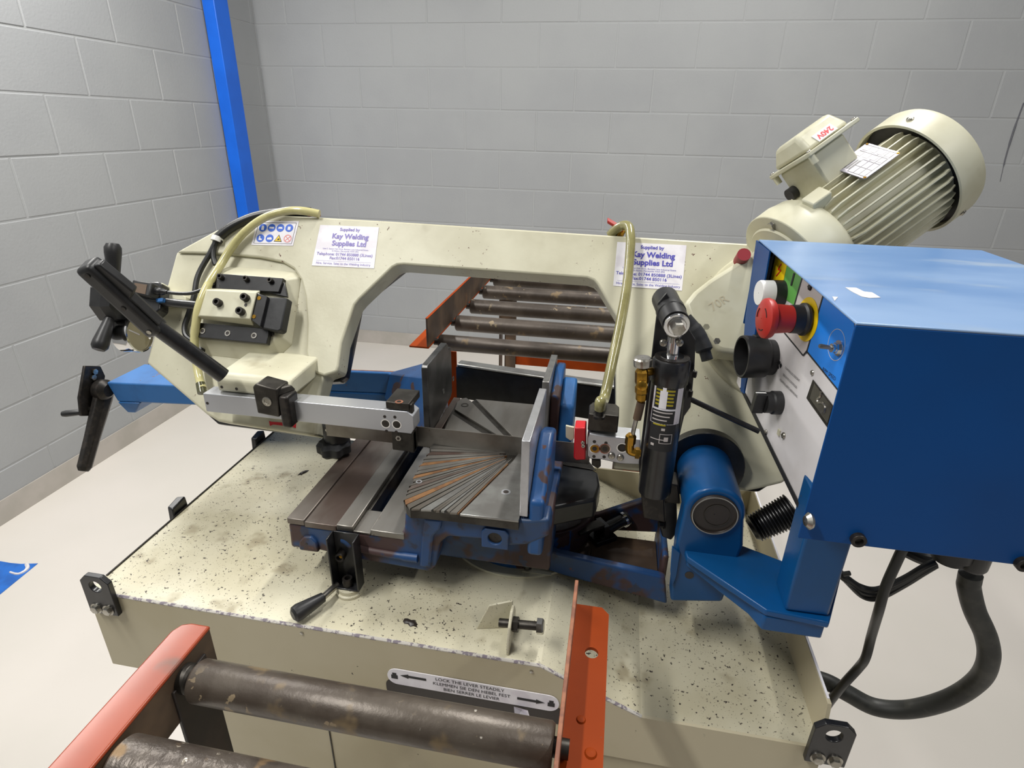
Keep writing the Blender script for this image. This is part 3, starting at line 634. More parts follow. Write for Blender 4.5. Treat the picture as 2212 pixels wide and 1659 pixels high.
MB().loft([p_ for p_ in pc], [p_-Vector((.006, 0, 0)) for p_ in pc]).build('crank_plate', 'black_oxide', bed, bevel=.0015)
for px, py in ((203, 803), (200, 815), (196, 883)): 
    c = ux(px, py, xq-.012); MB().lathe([(.0055, 0), (.0055, .004)], frame((1, 0, 0), c), 6).build('nut', 'zinc', bed, smooth=20)
c = ux(178, 890, xq-.018); MB().lathe([(.004, 0), (.0055, .004), (.0062, .03), (.005, .036)], frame((-1, -.25, -.1), c), 16).build('crank_knob', 'black_plastic', bed)
# turntable under the bed
tc = Vector((piv.x+.005, -3.172, 0)); rd = abs(tc.y+3.262)
MB().lathe([(rd+.016, ZB+.0003), (rd+.016, ZB+.004)], Matrix.Translation(tc), 48).build('scale_disc', 'cream_clean', bed)
MB().lathe([(rd, ZB+.004), (rd, 1.004)], Matrix.Translation(tc), 48).build('turntable', 'blue_cast', bed)
# body between turntable and table
front_prism([(1185, 1125), (1188, 1165), (1186, 1228), (1050, 1196), (1045, 1168), (1140, 1178)], -3.262, .09, 'bed_casting', 'blue_worn', bed, .003)
dk = [uz(x, y, 1.075) for x, y in ((1189, 1000), (1206, 985), (1240, 986), (1292, 1020), (1297, 1048), (1288, 1078), (1194, 1096))]
MB().prism([(v.x, v.y) for v in dk], 1.045, 1.075).build('dark_cover', 'black_paint', bed, bevel=.004, seg=3, label='black rounded cover beside the fixed jaw')
a = uz(1196, 1000, 1.0755); MB().prism([(a.x, a.y), (a.x+.006, a.y+.02), (a.x+.05, a.y+.012), (a.x+.06, a.y-.008), (a.x+.02, a.y-.004)], 1.0752, 1.0765).build('cover_flange', 'steel_dark', bed, bevel=.0005)
hex_bolt(bed, Matrix.Translation(uz(1200, 1014, 1.0752)), .004, .004, 'steel')
rc = [uz(1194, 1143, 1.012), uz(1228, 1134, 1.012), uz(1262, 1115, 1.012)]
cc = Vector((2.262, -3.155, 0)); rr_ = (Vector((rc[1].x, rc[1].y, 0))-cc).length
ap = arcpoly(cc.x, cc.y, rr_, -100, -35, 16); ap2 = arcpoly(cc.x, cc.y, rr_-.012, -35, -100, 16)
MB().prism(ap+ap2, 1.006, 1.022).build('degree_ring', 'steel', bed, bevel=.0006, label='bright graduated ring of the swivel')
ap = arcpoly(cc.x, cc.y, rr_-.006, -120, 10, 24)
MB().prism(ap+[(cc.x, cc.y+.04)], .985, 1.044).build('swivel_drum', 'black_paint', bed)
MB().prism(arcpoly(cc.x, cc.y, rr_+.004, -110, 0, 20)+[(cc.x, cc.y+.04)], .962, 1.005).build('swivel_drum', 'blue_worn', bed, bevel=.002)
# scale pointer under the drum
c = uz(1135, 1232, ZB+.006); MB().box((c.x-.004, c.y-.002, ZB+.0045), (c.x+.035, c.y+.004, ZB+.0055)).build('scale_strip', 'cream_clean', bed)
hex_bolt(bed, Matrix.Translation(c+Vector((.002, .004, 0))), .004, .006)
# swivel arm: open casting with a dark recess
YA = -3.262
P = [(1187, 1190), (1205, 1196), (1437, 1248), (1441, 1306), (1215, 1243), (1184, 1233)]
front_prism(P, YA, .012, 'arm_wall', 'blue_worn', bed, .003, 3, 'rusty blue front wall of the swivel arm')
x0_, x1_ = uy(1200, 1200, YA).x, uy(1438, 1250, YA).x
MB().box((x0_+.045, YA+.0125, .950), (x1_-.0065, -3.168, .966)).box((x0_, YA+.0125, .9615), (x0_+.0449, -3.168, .966)).build('arm_floor', 'rail_rust', bed, bevel=.001)
bk = [(1228, 1118), (1292, 1113), (1390, 1081), (1412, 1086), (1433, 1110), (1440, 1130), (1440, 1152), (1300, 1146), (1228, 1134)]
front_prism(bk, -3.155, .012, 'arm_wall', 'blue_worn', bed, .003, 2)
MB().box((x1_-.006, YA+.0125, .946), (x1_+.002, -3.1435, uy(1436, 1150, -3.2).z)).build('arm_wall', 'blue_worn', bed, bevel=.003)
# locking catch in the recess
kc = uz(1300, 1160, .97); Mk = Matrix.Translation((kc.x, kc.y, .9663)) @ Matrix.Rotation(math.radians(38), 4, 'Z')
k1 = MB().box((-.018, -.013, 0), (.018, .013, .008)).build('locking_catch', 'black_paint', bed, Mk, bevel=.001, label='black locking catch in the recess of the swivel arm')
MB().box((-.006, -.012, .008), (.004, .012, .03)).build('catch_plate', 'black_paint', k1, Mk, bevel=.001)
MB().lathe([(.009, 0), (.009, .03), (.011, .031), (.011, .036), (.007, .038)], Mk @ Matrix.Translation((.004, -.004, .02)) @ Matrix.Rotation(math.radians(78), 4, 'Y'), 20).build('catch_pin', 'black_paint', k1)
MB().ring(.0116, .0092, 0, .004, Mk @ Matrix.Translation((.004, -.004, .02)) @ Matrix.Rotation(math.radians(78), 4, 'Y') @ Matrix.Translation((0, 0, .028)), 24).build('pin_collar', 'chrome', k1)
MB().box((-.045, -.008, .026), (-.002, .008, .031)).build('catch_lever', 'steel_dark', k1, Mk, bevel=.001)
socket_screw(k1, Mk @ Matrix.Translation((-.006, -.009, .008)), .004, .005)
# pivot block, tube and bearing cap
YP = -3.30; pc_ = uy(1543, 1110, YP); R = .0335
out = arcpoly(0, 0, R, -8, 188, 24)
tl = [uy(1462, 1170, YP), uy(1448, 1300, YP), uy(1560, 1302, YP), uy(1606, 1180, YP)]
poly = out + [(t_.x-pc_.x, t_.z-pc_.z) for t_ in tl[:1]] + [(t_.x-pc_.x, t_.z-pc_.z) for t_ in tl[1:]]
Mp = Matrix.Translation(pc_) @ FYr
pb = MB().prism(poly, -.028, 0).build('pivot_block', 'blue_tube', bed, Mp, bevel=.004, seg=3)
MB().lathe([(R, -.118), (R, -.004)], Mp, 48).build('pivot_tube', 'blue_tube', bed)
MB().lathe([(.0255, -.001), (.0262, .0025), (.0245, .004), (.0235, .0012), (.017, .0008), (.0005, .0008)], Mp, 40, close=False).build('bearing_cap', 'grease', pb)
MB().ring(.0249, .0238, .0036, .0046, Mp, 40).build('cap_rim', 'steel', pb)
MB().ring(.0145, .0135, .001, .0016, Mp @ Matrix.Translation((.003, -.001, 0)), 32).build('cap_ring', 'steel_dark', pb)
MB().ring(.05, R-.002, -.112, -.098, Mp, 48).build('pivot_collar', 'black_paint', bed, bevel=.001)
front_prism([(1452, 1180), (1470, 1195), (1462, 1245), (1452, 1270), (1448, 1235)], YP-.003, .003, 'rib', 'blue_tube', pb, .001)
c = uy(1489, 1242, YP); MB().cyl(c+Vector((0, .001, 0)), c+Vector((0, -.0005, 0)), .0052, n=16).build('bolt_hole', 'grease', pb)
# arm plate that carries the console post
ZP = 1.06
pp = [uz(x, y, ZP) for x, y in ((1471, 1163), (1604, 1178), (1700, 1215), (1818, 1240), (1792, 1345), (1656, 1318), (1484, 1203))]
MB().prism([(v.x, v.y) for v in pp], ZP-.008, ZP).build('console_arm', 'blue_tube', bed, bevel=.0015, label='flat blue arm plate carrying the console post')
fa, fb = uz(1656, 1318, ZP), uz(1792, 1345, ZP); zf = uy(1643, 1362, fa.y).z
MB().hexa([Vector((p_.x, p_.y, z)) for z in (zf, ZP-.0082) for p_ in (Vector((fa.x, fa.y+.0005, 0)), Vector((fb.x, fa.y+.0005, 0)), Vector((fb.x, fa.y+.05, 0)), Vector((fa.x-.025, fa.y+.05, 0)))]).build('console_arm_foot', 'blue_tube', bed, bevel=.002)
w0_ = uz(1484, 1204, ZP-.008); w1_ = uz(1656, 1320, ZP-.008)
MB().hexa([Vector((w0_.x, w0_.y, ZP-.0085)), Vector((w1_.x, w1_.y, ZP-.0085)), Vector((w1_.x+.004, w1_.y+.003, ZP-.0085)), Vector((w0_.x+.004, w0_.y+.003, ZP-.0085))][::-1]+[Vector((w0_.x, w0_.y, ZP-.02)), Vector((w1_.x, w1_.y, zf)), Vector((w1_.x+.004, w1_.y+.003, zf)), Vector((w0_.x+.004, w0_.y+.003, ZP-.02))][::-1]).build('arm_gusset', 'blue_tube', bed, bevel=.0008)

# ================================================================== CONTROL CONSOLE
YPO = fa.y+.002; YC = -3.455; KC = (YC-CAM.y)/(YPO-CAM.y)
T = uy(1850, 697, YC); ZC = T.z; XL = T.x
con = saw
TB = uz(1634, 517, ZC); yb4 = TB.y
def sp(px, py, X=XL): v = ux(px, py, X); return (v.y, v.z)
fbot = sp(1768, 1160); fbot = (YC, uy(1850, 1178, YC).z)
bl = sp(1600, 845)
XR = XL+.24
prof = [(YC, ZC), (YC, fbot[1]), (bl[0], bl[1]), (yb4, sp(1610, 700)[1]), (yb4, ZC)]
zlow = fbot[1]
# housing as folded sheets: top, front, back, bottom, right end
MB().box((XL, YC, ZC-.002), (XR, yb4, ZC)).build('console_top', 'blue_dust_glare', con, bevel=.0008, label='scuffed blue top sheet of the console')
MB().box((XL, YC, zlow), (XR, YC+.002, ZC-.002)).build('console_front', 'blue_console', con, bevel=.0006)
MB().box((XL-.0005, yb4-.002, bl[1]+.01), (XR, yb4, ZC-.002)).build('console_back', 'blue_console', con, bevel=.0006)
MB().prism([(YC+.002, zlow), (YC+.002, zlow+.002), (bl[0], bl[1]+.002), (yb4-.002, bl[1]+.012), (yb4-.002, bl[1]+.010), (bl[0], bl[1])], XL+.07, XR, M_x).build('console_bottom', 'blue_console', con, bevel=.0004)
MB().box((XR-.002, YC+.002, zlow+.002), (XR, yb4-.002, ZC-.002)).build('console_end', 'blue_console', con, smooth=0)
lp_ = [sp(1634, 519), sp(1663, 543), sp(1655, 590), sp(1640, 660), sp(1628, 740), sp(1607, 850), sp(1600, 845), sp(1610, 690)]
MB().prism(lp_, XL-.0004, XL+.0012, M_x).build('console_lip', 'blue_console', con, smooth=0)
# scuffs on the top
def scuff(pts, name='paint_scuff'):
    q = [uz(x, y, ZC+.0002) for x, y in pts]; MB().prism([(v.x, v.y) for v in q], ZC+.0001, ZC+.0004).build(name, 'paint_scuff', con, smooth=0)
scuff(((1826, 621), (1850, 622), (1866, 630), (1884, 632), (1902, 643), (1880, 644), (1862, 641), (1840, 630)))
scuff(((1798, 641), (1810, 642), (1803, 650)))
# switch panel, set back inside the housing
TAU = math.radians(9)                                    # the panel is turned a little towards the operator
NP = Vector((-math.cos(TAU), -math.sin(TAU), 0)); UP = Vector((math.sin(TAU), -math.cos(TAU), 0)); P0P = Vector((XL+.005, yb4-.003, 0))
MX = Matrix(((UP.x, 0, NP.x, P0P.x), (UP.y, 0, NP.y, P0P.y), (0, 1, 0, 0), (0, 0, 0, 1)))      # local (along panel, up, out)
def pp2(x, y, h=0.0):
    v = upl(x, y, P0P+NP*h, NP); return ((v-P0P).dot(UP), v.z)
umax = (yb4-.003-(YC+.003))/math.cos(TAU)
ubl = (yb4-.003-bl[0])/math.cos(TAU)
pb0, pb1 = pp2(1601, 846), pp2(1742, 1134)
slp = (pb1[1]-pb0[1])/(pb1[0]-pb0[0])
mpan = [(0, ZC-.0025), (0, pb0[1]+slp*(0-pb0[0])), pb1, (min(umax, pb1[0]+.012), pb1[1]+.001), (umax, zlow+.03), (umax, ZC-.0025)]
pan = MB().prism(mpan, -.0015, 0).build('switch_panel', 'panel_white', con, MX, smooth=0, label='white switch panel with coloured fields')
def pnl(pts, m, name, h=.0003, t=.0003):
    q = [pp2(x, y, h) for x, y in pts]; return MB().prism(q, h, h+t).build(name, m, pan, MX, smooth=0)
def pline(a, b, w=1.6, name='border_line', h=.0006):
    a = Vector(a); b = Vector(b); n_ = Vector((-(b-a).y, (b-a).x)).normalized()*w; return pnl([a+n_, b+n_, b-n_, a-n_], 'ink_black', name, h)
pnl([(1599, 838), (1604, 836), (1748, 1128), (1743, 1136)], 'ink_black', 'panel_gasket', .0006, .001)
pnl([(1674, 553), (1700, 574), (1688, 628), (1660, 640)], 'panel_yellow', 'yellow_field')
pnl([(1700, 574), (1733, 600), (1716, 660), (1688, 640)], 'panel_green', 'green_field')
pnl([(1733, 600), (1779, 636), (1742, 763), (1734, 768), (1694, 718), (1716, 660)], 'panel_grey', 'grey_field')
pnl([(1779, 638), (1845, 690), (1846, 715), (1817, 852), (1743, 760)], 'panel_blue', 'blue_field')
for a_, b_ in (((1674, 553), (1655, 640)), ((1733, 600), (1716, 660)), ((1779, 636), (1742, 763)), ((1694, 718), (1735, 768)), ((1735, 768), (1743, 758)), ((1743, 759), (1818, 852))): pline(a_, b_, 1.3)
for a_, b_ in (((1688, 570), (1681, 582)), ((1681, 582), (1687, 584)), ((1687, 584), (1677, 596))): 
    x = pline(a_, b_, .9, 'lightning_symbol', .0008); x.data.materials.clear(); x.data.materials.append(MATS['tag_red'])
pline((1716, 590), (1709, 617), 1.6, 'start_mark', .0008)
MXr = MX.copy(); MXr.translation = (0, 0, 0)
def PM(px, py, h=0.0): v = upl(px, py, P0P+NP*h, NP); return Matrix.Translation(v) @ MXr @ Matrix.Scale(KC, 4)
ye = PM(1745, 690)
MB().lathe([(.0262, .0009), (.0262, .0013)], ye, 40).build('stop_ring', 'panel_yellow', pan)
es = MB().lathe([(.0175, .0013), (.0195, .004), (.0195, .007), (.0172, .009), (.0168, .021)], ye, 32).build('stop_button_base', 'black_plastic', con)
MB().lathe([(.0160, .020), (.0172, .034), (.0176, .041)], ye, 32).build('stop_button_neck', 'red_plastic', es)
MB().lathe([(.0176, .0405), (.0228, .044), (.0242, .048), (.0235, .0515), (.0195, .054), (.0005, .0548)], ye, 36, close=False).build('stop_button_head', 'red_plastic', es, label='red mushroom head of the stop button')
for a0 in (20, 140, 260):
    MB().prism(arcpoly(0, 0, .0145, a0, a0+50, 8)+arcpoly(0, 0, .0137, a0+50, a0, 8), .054, .0550).build('turn_arrow', 'ink_black', es, ye, smooth=0)
wl_ = PM(1690, 634)
lp = MB().lathe([(.0172, 0), (.0172, .014)], wl_, 28).build('push_button', 'black_plastic', con)
MB().lathe([(.0166, .014), (.0166, .029), (.0155, .031), (.0005, .031)], wl_, 28, close=False).build('button_cap', 'lamp_white', lp, label='white illuminated push button cap')
# big shrouded switch and rotary knob
bs = PM(1668, 772)
sh = MB().lathe([(.024, 0), (.024, .008), (.0275, .012), (.0290, .040), (.0280, .042), (.0255, .042), (.0245, .012), (.0005, .012)], bs, 36, close=False).build('switch_shroud', 'black_plastic', con, label='open black round switch shroud')
for a0 in (100, 190): MB().box((-.006, .0268, .014), (.006, .0296, .028)).build('shroud_tab', 'black_plastic', sh, bs @ Matrix.Rotation(math.radians(a0-90), 4, 'Z'), bevel=.001)
kn = PM(1684, 870)
k2 = MB().lathe([(.0155, 0), (.0155, .010), (.0138, .012), (.0138, .020)], kn, 28).build('rotary_knob', 'black_plastic', con)
MB().box((-.0145, -.0052, .020), (.0145, .0052, .034)).build('knob_grip', 'black_plastic', k2, kn @ Matrix.Rotation(math.radians(82), 4, 'Z'), bevel=.001)
MB().box((.0142, -.0014, .021), (.0149, .0014, .034)).build('knob_mark', 'lamp_white', k2, kn @ Matrix.Rotation(math.radians(82), 4, 'Z'), smooth=0)
# toggle
tg = PM(1815, 752)
MB().ring(.0172, .0166, .0007, .0009, PM(1808, 745), 40).build('dial_circle', 'panel_grey', pan)
t1 = MB().lathe([(.0085, .0008), (.0085, .0025)], tg, 24).lathe([(.0062, .0025), (.0062, .006)], tg, 6).lathe([(.0048, .006), (.0048, .0095)], tg, 16).build('toggle_switch', 'chrome', con, smooth=20)
MB().lathe([(.0022, 0), (.0026, .012), (.0018, .0138)], tg @ Matrix.Translation((0, 0, .009)) @ Matrix.Rotation(math.radians(-8), 4, 'X'), 14).build('toggle_lever', 'steel', t1)
# window, screws, lettering
wq = [(1757, 820), (1802, 879), (1790, 926), (1743, 860)]
pnl(wq, 'steel_dark', 'meter_frame', .0006, .0006); pnl([(1760, 828), (1798, 880), (1788, 915), (1750, 860)], 'window_dark', 'meter_window', .0012, .0004)
MB().tube([upl(x, y, P0P+NP*.0018, NP) for x, y in ((1780, 892), (1782, 880), (1776, 870), (1768, 870), (1766, 863), (1772, 856), (1774, 846))], .0011, 6).build('meter_symbol', 'zinc', pan)
for px, py, r in ((1756, 805, .0032), (1656, 933, .0034), (1694, 941, .0042), (1735, 1073, .003), (1752, 620, .0042), (1668, 548, .004)): pan_screw(pan, PM(px, py), r, r*.7, 'zinc' if py > 700 else 'black_oxide')
v = PM(1686, 938); MB().box((-.006, -.003, .0003), (0, .005, .002)).build('screw_washer', 'cream_clean', pan, v, smooth=0)
text(pan, 'RPM SPEED', .0062, PM(1791, 808, .0006), 'ink_black')
for i, (s, px, py) in enumerate((('CONTROLLED DESCENT', 1711, 808), ('DESCENTE CONTROLEE', 1706, 823), ('KONTROLLIERTE ABSENKUNG', 1703, 838))): text(pan, s, .0043, PM(px, py, .0004), 'ink_black', xs=.9)
for k, (px, py) in enumerate(((1684, 783), (1681, 793), (1687, 790))): MB().prism(roundrect(-.003, -.0022, .003, .0022, .0004, 2), .0004, .0006).build('descent_symbol', 'ink_black', pan, PM(px, py) @ Matrix.Rotation(k*.5, 4, 'Z'), smooth=0)
c = ux(1747, 1125, XL+.001)
MB().lathe([(.006, 0), (.0068, .002), (.004, .005), (.0005, .0055)], Matrix.Translation(Vector((XL+.003, c.y, c.z))) @ MXr, 20, close=False).build('corner_screw', 'zinc', con)
for px, py in ((1852, 1163), (2207, 1215)):
    c = uy(px, py, YC); socket_screw(con, Matrix.Translation(c) @ FYr, .0058, .0045, 'black_oxide', 'socket_screw')
# post
pa = uz(1690, 1322, ZP); pd = uz(1788, 1338, ZP)
xp0, xp1 = uy(1692, 1318, YPO+.004).x, uy(1786, 1335, YPO+.004).x
MB().box((xp0, YPO+.0005, ZP+.0003), (xp1, YPO+.042, zlow-.008)).build('console_post', 'blue_tube', con, bevel=.003, seg=3)
# ================================================================== SAW HEAD (inclined bow)
TILT = math.radians(35)
BN = Vector((0, -math.cos(TILT), math.sin(TILT))); BQ = Vector((0, math.sin(TILT), math.cos(TILT))); B0 = Vector((0, -3.17, 1.12))
BM = Matrix(((1, BQ.x, BN.x, B0.x), (0, BQ.y, BN.y, B0.y), (0, BQ.z, BN.z, B0.z), (0, 0, 0, 1)))      # local (p along x, q up the bow, n out of its face)
def bw_(x, y, h=0.0):
    v = upl(x, y, B0+BN*h, BN); return (v.x, (v-B0).dot(BQ))
def bpts(pts, h=0.0): return [bw_(x, y, h) for x, y in pts]
def b3(x, y, h=0.0): return upl(x, y, B0+BN*h, BN)
def BT(x, y, h=0.0): p = bw_(x, y, h); return BM @ Matrix.Translation((p[0], p[1], h))
head = saw
def bprism(pts, h0, h1, name, m, parent, bevel=.003, seg=2, label=None, hs=None, smooth=35):
    return MB().prism(bpts(pts, h1 if hs is None else hs), h0, h1).build(name, m, parent, BM, bevel=bevel, seg=seg, label=label, smooth=smooth)
OUT = [(316, 784), (363, 607), (380, 545), (393, 537), (466, 497), (545, 470), (609, 464), (858, 478), (1340, 509), (1640, 527), (1720, 575), (1790, 680), (1800, 850), (1730, 1000), (1693, 1042), (1640, 1055), (1612, 1060), (1560, 1050), (1480, 1015),
       (1410, 985), (1340, 950), (1331, 935), (1331, 780), (1341, 702), (1336, 690), (1290, 613), (1282, 605), (1268, 600), (872, 571), (858, 572), (848, 577), (776, 646), (766, 658), (738, 740), (731, 790), (727, 803), (700, 812), (690, 850), (680, 942), (470, 910), (445, 895)]
bow = bprism(OUT, -.042, -.006, 'bow', 'cream', head, .004, 3, 'cream cast bow body')
# raised outer band of the casting
BAND = [(380, 545), (393, 537), (466, 497), (545, 470), (609, 464), (858, 478), (1340, 509), (1640, 527), (1720, 575), (1790, 680), (1800, 850), (1730, 1000), (1693, 1042), (1640, 1055), (1612, 1060), (1560, 1050), (1480, 1015),
        (1410, 985), (1340, 950), (1331, 935), (1331, 780), (1341, 702), (1336, 690), (1290, 613), (1282, 605), (1268, 600), (872, 571), (858, 572), (848, 577), (776, 646), (766, 658), (738, 740), (731, 790), (727, 803), (700, 812),
        (668, 800), (661, 760), (663, 700), (659, 640), (650, 604), (634, 580), (610, 566), (560, 556), (480, 548)]
bprism(BAND, -.0065, 0, 'bow', 'cream', head, .004, 3, 'raised outer band of the bow')
# dark blade cover behind the casting
CO = [(330, 790), (470, 500), (640, 470), (1640, 535), (1790, 700), (1720, 1010), (1640, 1062), (1560, 1056), (1330, 962), (1326, 780), (1337, 702), (1288, 612), (1268, 606), (872, 578), (784, 648), (775, 662), (745, 812), (735, 824), (700, 826), (692, 944), (470, 916)]
q = bpts(CO, -.042); MB().prism(q, -.062, -.0425).build('blade_cover', 'black_paint', head, BM, bevel=.002)
# tension slide ------------------------------------------------------
hB = .012
boss = [(469, 589), (480, 588), (612, 599), (632, 594), (640, 604), (618, 724), (577, 748), (424, 731)]
q1_ = bpts([(460, 572), (640, 586), (652, 600), (632, 745), (590, 785), (418, 765), (424, 728)], -.006); q2_ = bpts([(470, 590), (612, 600), (617, 604), (602, 724), (578, 747), (425, 731), (432, 700)], hB)
tb_ = MB().prism(q1_, -.0065, hB, None, q2_).build('tension_bed', 'cream', head, BM, bevel=.002, seg=2, label='raised cream bed of the blade tension slide')
bprism([(465, 590), (612, 601), (602, 631), (457, 623)], hB+.0003, hB+.010, 'gib_strip', 'black_paint', head, .0008)
bprism([(433, 697), (581, 710), (576, 743), (424, 728)], hB+.0003, hB+.010, 'gib_strip', 'black_paint', head, .0008)
for x, y in ((473, 596), (528, 600), (581, 604)): socket_screw(head, BT(x, y, hB+.0165) @ Matrix.Translation((0, 0, -.0065)), .0042, .0065)
for x, y in ((438, 715), (492, 720), (549, 725)):
    M = BT(x, y, hB+.010); MB().ring(.0045, .0028, .0001, .0009, M, 20).build('screw_rim', 'zinc', head); MB().lathe([(.0028, .0001), (.0028, .0004)], M, 14).build('screw_hole', 'grease', head)
# slide block with chamfer
hS = hB+.028
qa = bpts([(447, 626), (554, 632), (540, 689), (430, 682)], hS); qb = bpts([(443, 624), (566, 630), (552, 706), (428, 690)], hB+.006)
sbk = MB().prism(qb, hB+.0105, hS, None, qa).build('slide_block', 'cream_clean', head, BM, bevel=.0012)
for x, y in ((466, 651), (525, 640), (515, 670)): socket_screw(sbk, BT(x, y, hS+.009) @ Matrix.Translation((0, 0, -.009)), .0058, .009)
M = BT(531, 659, hS); MB().lathe([(.0025, .0001), (.0025, .0004)], M, 14).build('screw_hole', 'grease', sbk)
bprism([(555, 633), (577, 640), (562, 706), (541, 690)], hB+.0105, hS-.004, 'end_plate', 'black_paint', head, .0008)
for x, y in ((560, 644), (549, 684)): MB().lathe([(.003, 0), (.003, .0008)], BT(x, y, hS-.004), 12).build('brass_plug', 'brass', head)
bprism([(578, 641), (620, 643), (607, 712), (600, 716), (561, 708)], hB+.0005, hS-.010, 'rubber_wiper', 'black_rubber', head, .002)
bprism([(578, 632), (612, 604), (619, 632), (620, 642)], hB+.0005, hB+.006, 'rubber_wiper', 'black_paint', head, .001)
M = BT(588, 722, hB); MB().ring(.004, .0018, .0001, .0016, M, 16).build('grease_nipple', 'zinc', head)
# tension screw, switch box and hand wheel on the left
hR = hB+.014
MB().cyl(b3(442, 662, hR), b3(325, 649, hR), .0066, n=18).build('tension_screw', 'black_paint', head)
bprism([(320, 610), (351, 611), (352, 620), (400, 640), (402, 650), (330, 660)], hR-.035, hR-.016, 'switch_bracket', 'cream_clean', head, .001)
bprism([(283, 612), (340, 608), (348, 612), (345, 668), (332, 680), (290, 660)], hR-.014, hR+.006, 'switch_body', 'black_paint', head, .002)
sw = bprism([(286, 604), (328, 610), (322, 641), (282, 632)], hR+.006, hR+.026, 'limit_switch', 'black_plastic', head, .002, 2, 'small black limit switch with a rating plate')
bprism([(291, 611), (318, 615), (314, 636), (288, 630)], hR+.0262, hR+.0266, 'rating_plate', 'rail_rust', sw, 0, hs=hR+.0262)
g0 = b3(333, 628, hR+.014); g1 = b3(362, 631, hR+.014)
MB().lathe([(.0055, 0), (.006, .004), (.0048, .006), (.006, .008), (.0048, .011), (.0055, .014), (.003, .02), (.003, (g1-g0).length)], frame(g1-g0, g0), 16).build('cable_gland', 'black_plastic', head)
MB().tube([b3(350, 630, hR+.014), b3(385, 634, hR+.012), b3(415, 633, hR+.010), b3(440, 624, hR+.004), b3(462, 612, hB+.012)], .0028, 8).build('switch_cable', 'hose_black', head)
bprism([(336, 645), (352, 643), (351, 651), (337, 652)], hR+.006, hR+.012, 'blue_clip', 'blue_light', head, .0005)
hw = b3(252, 648, hR); ax = Vector((-1, 0, 0))
whl = MB().lathe([(.010, -.045), (.012, -.02), (.032, -.016), (.037, -.004), (.037, .014), (.030, .02), (.0005, .022)], frame(ax, hw), 8, close=False).build('hand_wheel', 'black_plastic', head, smooth=15, label='black three-spoke tension hand wheel')
MB().lathe([(.027, 0), (.027, .004)], frame(ax, b3(268, 652, hR)), 28).build('white_washer', 'lamp_white', whl)
for (a_, b_) in (((247, 612), (243, 524)), ((237, 688), (212, 757))):
    p0_, p1_ = ux(*a_, hw.x+.004), ux(*b_, hw.x+.004); l_ = (p1_-p0_).length; d_ = (p1_-p0_).normalized()
    MB().cyl(hw+(p0_-hw)*.5, p0_+d_*.006, .0045, n=14).build('spoke', 'zinc', whl)
    MB().lathe([(.0068, 0), (.008, l_*.15), (.0118, l_*.75), (.0118, l_*.88), (.0085, l_*.98), (.0005, l_)], frame(d_, p0_), 20, close=False).build('grip', 'black_plastic', whl)
# pressure gauge
gc = b3(300, 722, -.0); gd = Vector((.93, .06, .12)).normalized()
MG = frame(gd, gc)
ga = MB().lathe([(.012, -.028), (.0265, -.026), (.0275, -.006), (.0285, -.004), (.0285, .002), (.0265, .003), (.0262, -.002), (.0005, -.002)], MG, 36, close=False).build('tension_gauge', 'chrome', head, label='chrome round tension gauge')
MB().lathe([(.026, -.0015), (.026, -.001)], MG, 32).build('dial', 'glass_amber', ga)
MB().box((-.001, -.002, -.0008), (.001, .02, -.0004)).build('needle', 'white_label', ga, MG @ Matrix.Rotation(.9, 4, 'Z'), smooth=0)
# operating handle with trigger grip
hp = Vector((1.79, -3.235, 1.19)); H0 = uy(474, 806, -3.225); H1 = uy(330, 700, -3.262); H2 = uy(190, 570, -3.30)
MB().tube([H0+(H0-H1).normalized()*.006, H1], .0105, 18, smooth=False).build('handle_tube', 'black_paint', head, label='glossy black operating handle tube')
dg_ = (H2-H1).normalized(); up_ = Vector((0, -.4, 1)); Mg = frame(dg_, H1-dg_*.012, x=up_); lg = (H2-H1).length+.014
gp = MB(); 
for (x0_, x1_, y0_, y1_, z0_, z1_) in ((-.013, .010, -.013, .013, 0, lg),): gp.box((x0_, y0_, z0_), (x1_, y1_, z1_))
gr = gp.build('handle_grip', 'black_plastic', head, Mg, bevel=.006, seg=3, label='black boxy trigger grip of the operating handle')
MB().box((.0102, -.006, .01), (.0125, .006, lg-.012)).build('grip_rib', 'black_plastic', gr, Mg, bevel=.001)
MB().prism([(.002, .02), (.006, lg*.5), (.017, lg*.55), (.012, lg*.95), (-.004, lg*.97)], -.006, .006, Mg @ Matrix(((1, 0, 0, .006), (0, 0, 1, 0), (0, 1, 0, 0), (0, 0, 0, 1)))).build('trigger', 'black_plastic', gr, bevel=.002)
for z_ in (.01, lg*.45, lg-.01): MB().lathe([(.003, 0), (.003, .0014)], Mg @ Matrix.Translation((0, -.013, z_)) @ Matrix.Rotation(math.pi/2, 4, 'X'), 12).build('grip_screw', 'zinc' if z_ < .02 else 'black_oxide', gr)
# front boss that holds the guide bar
YG = -3.215
xa_, xb_ = uy(470, 832, -3.205).x, b3(679, 812, 0).x
MB().prism([(-3.207, 1.1585), (-3.207, 1.176), (-3.198, 1.184), (-3.118, 1.1885), (-3.10, 1.18), (-3.10, 1.1585)], xa_, xb_, M_x).build('guide_boss', 'cream', head, bevel=.004, seg=3)
for x, y in ((479, 836), (511, 840)): c = uy(x, y, -3.207); MB().cyl(c+Vector((0, .001, 0)), c+Vector((0, -.0003, 0)), .0022, n=12).build('screw_hole', 'grease', head)
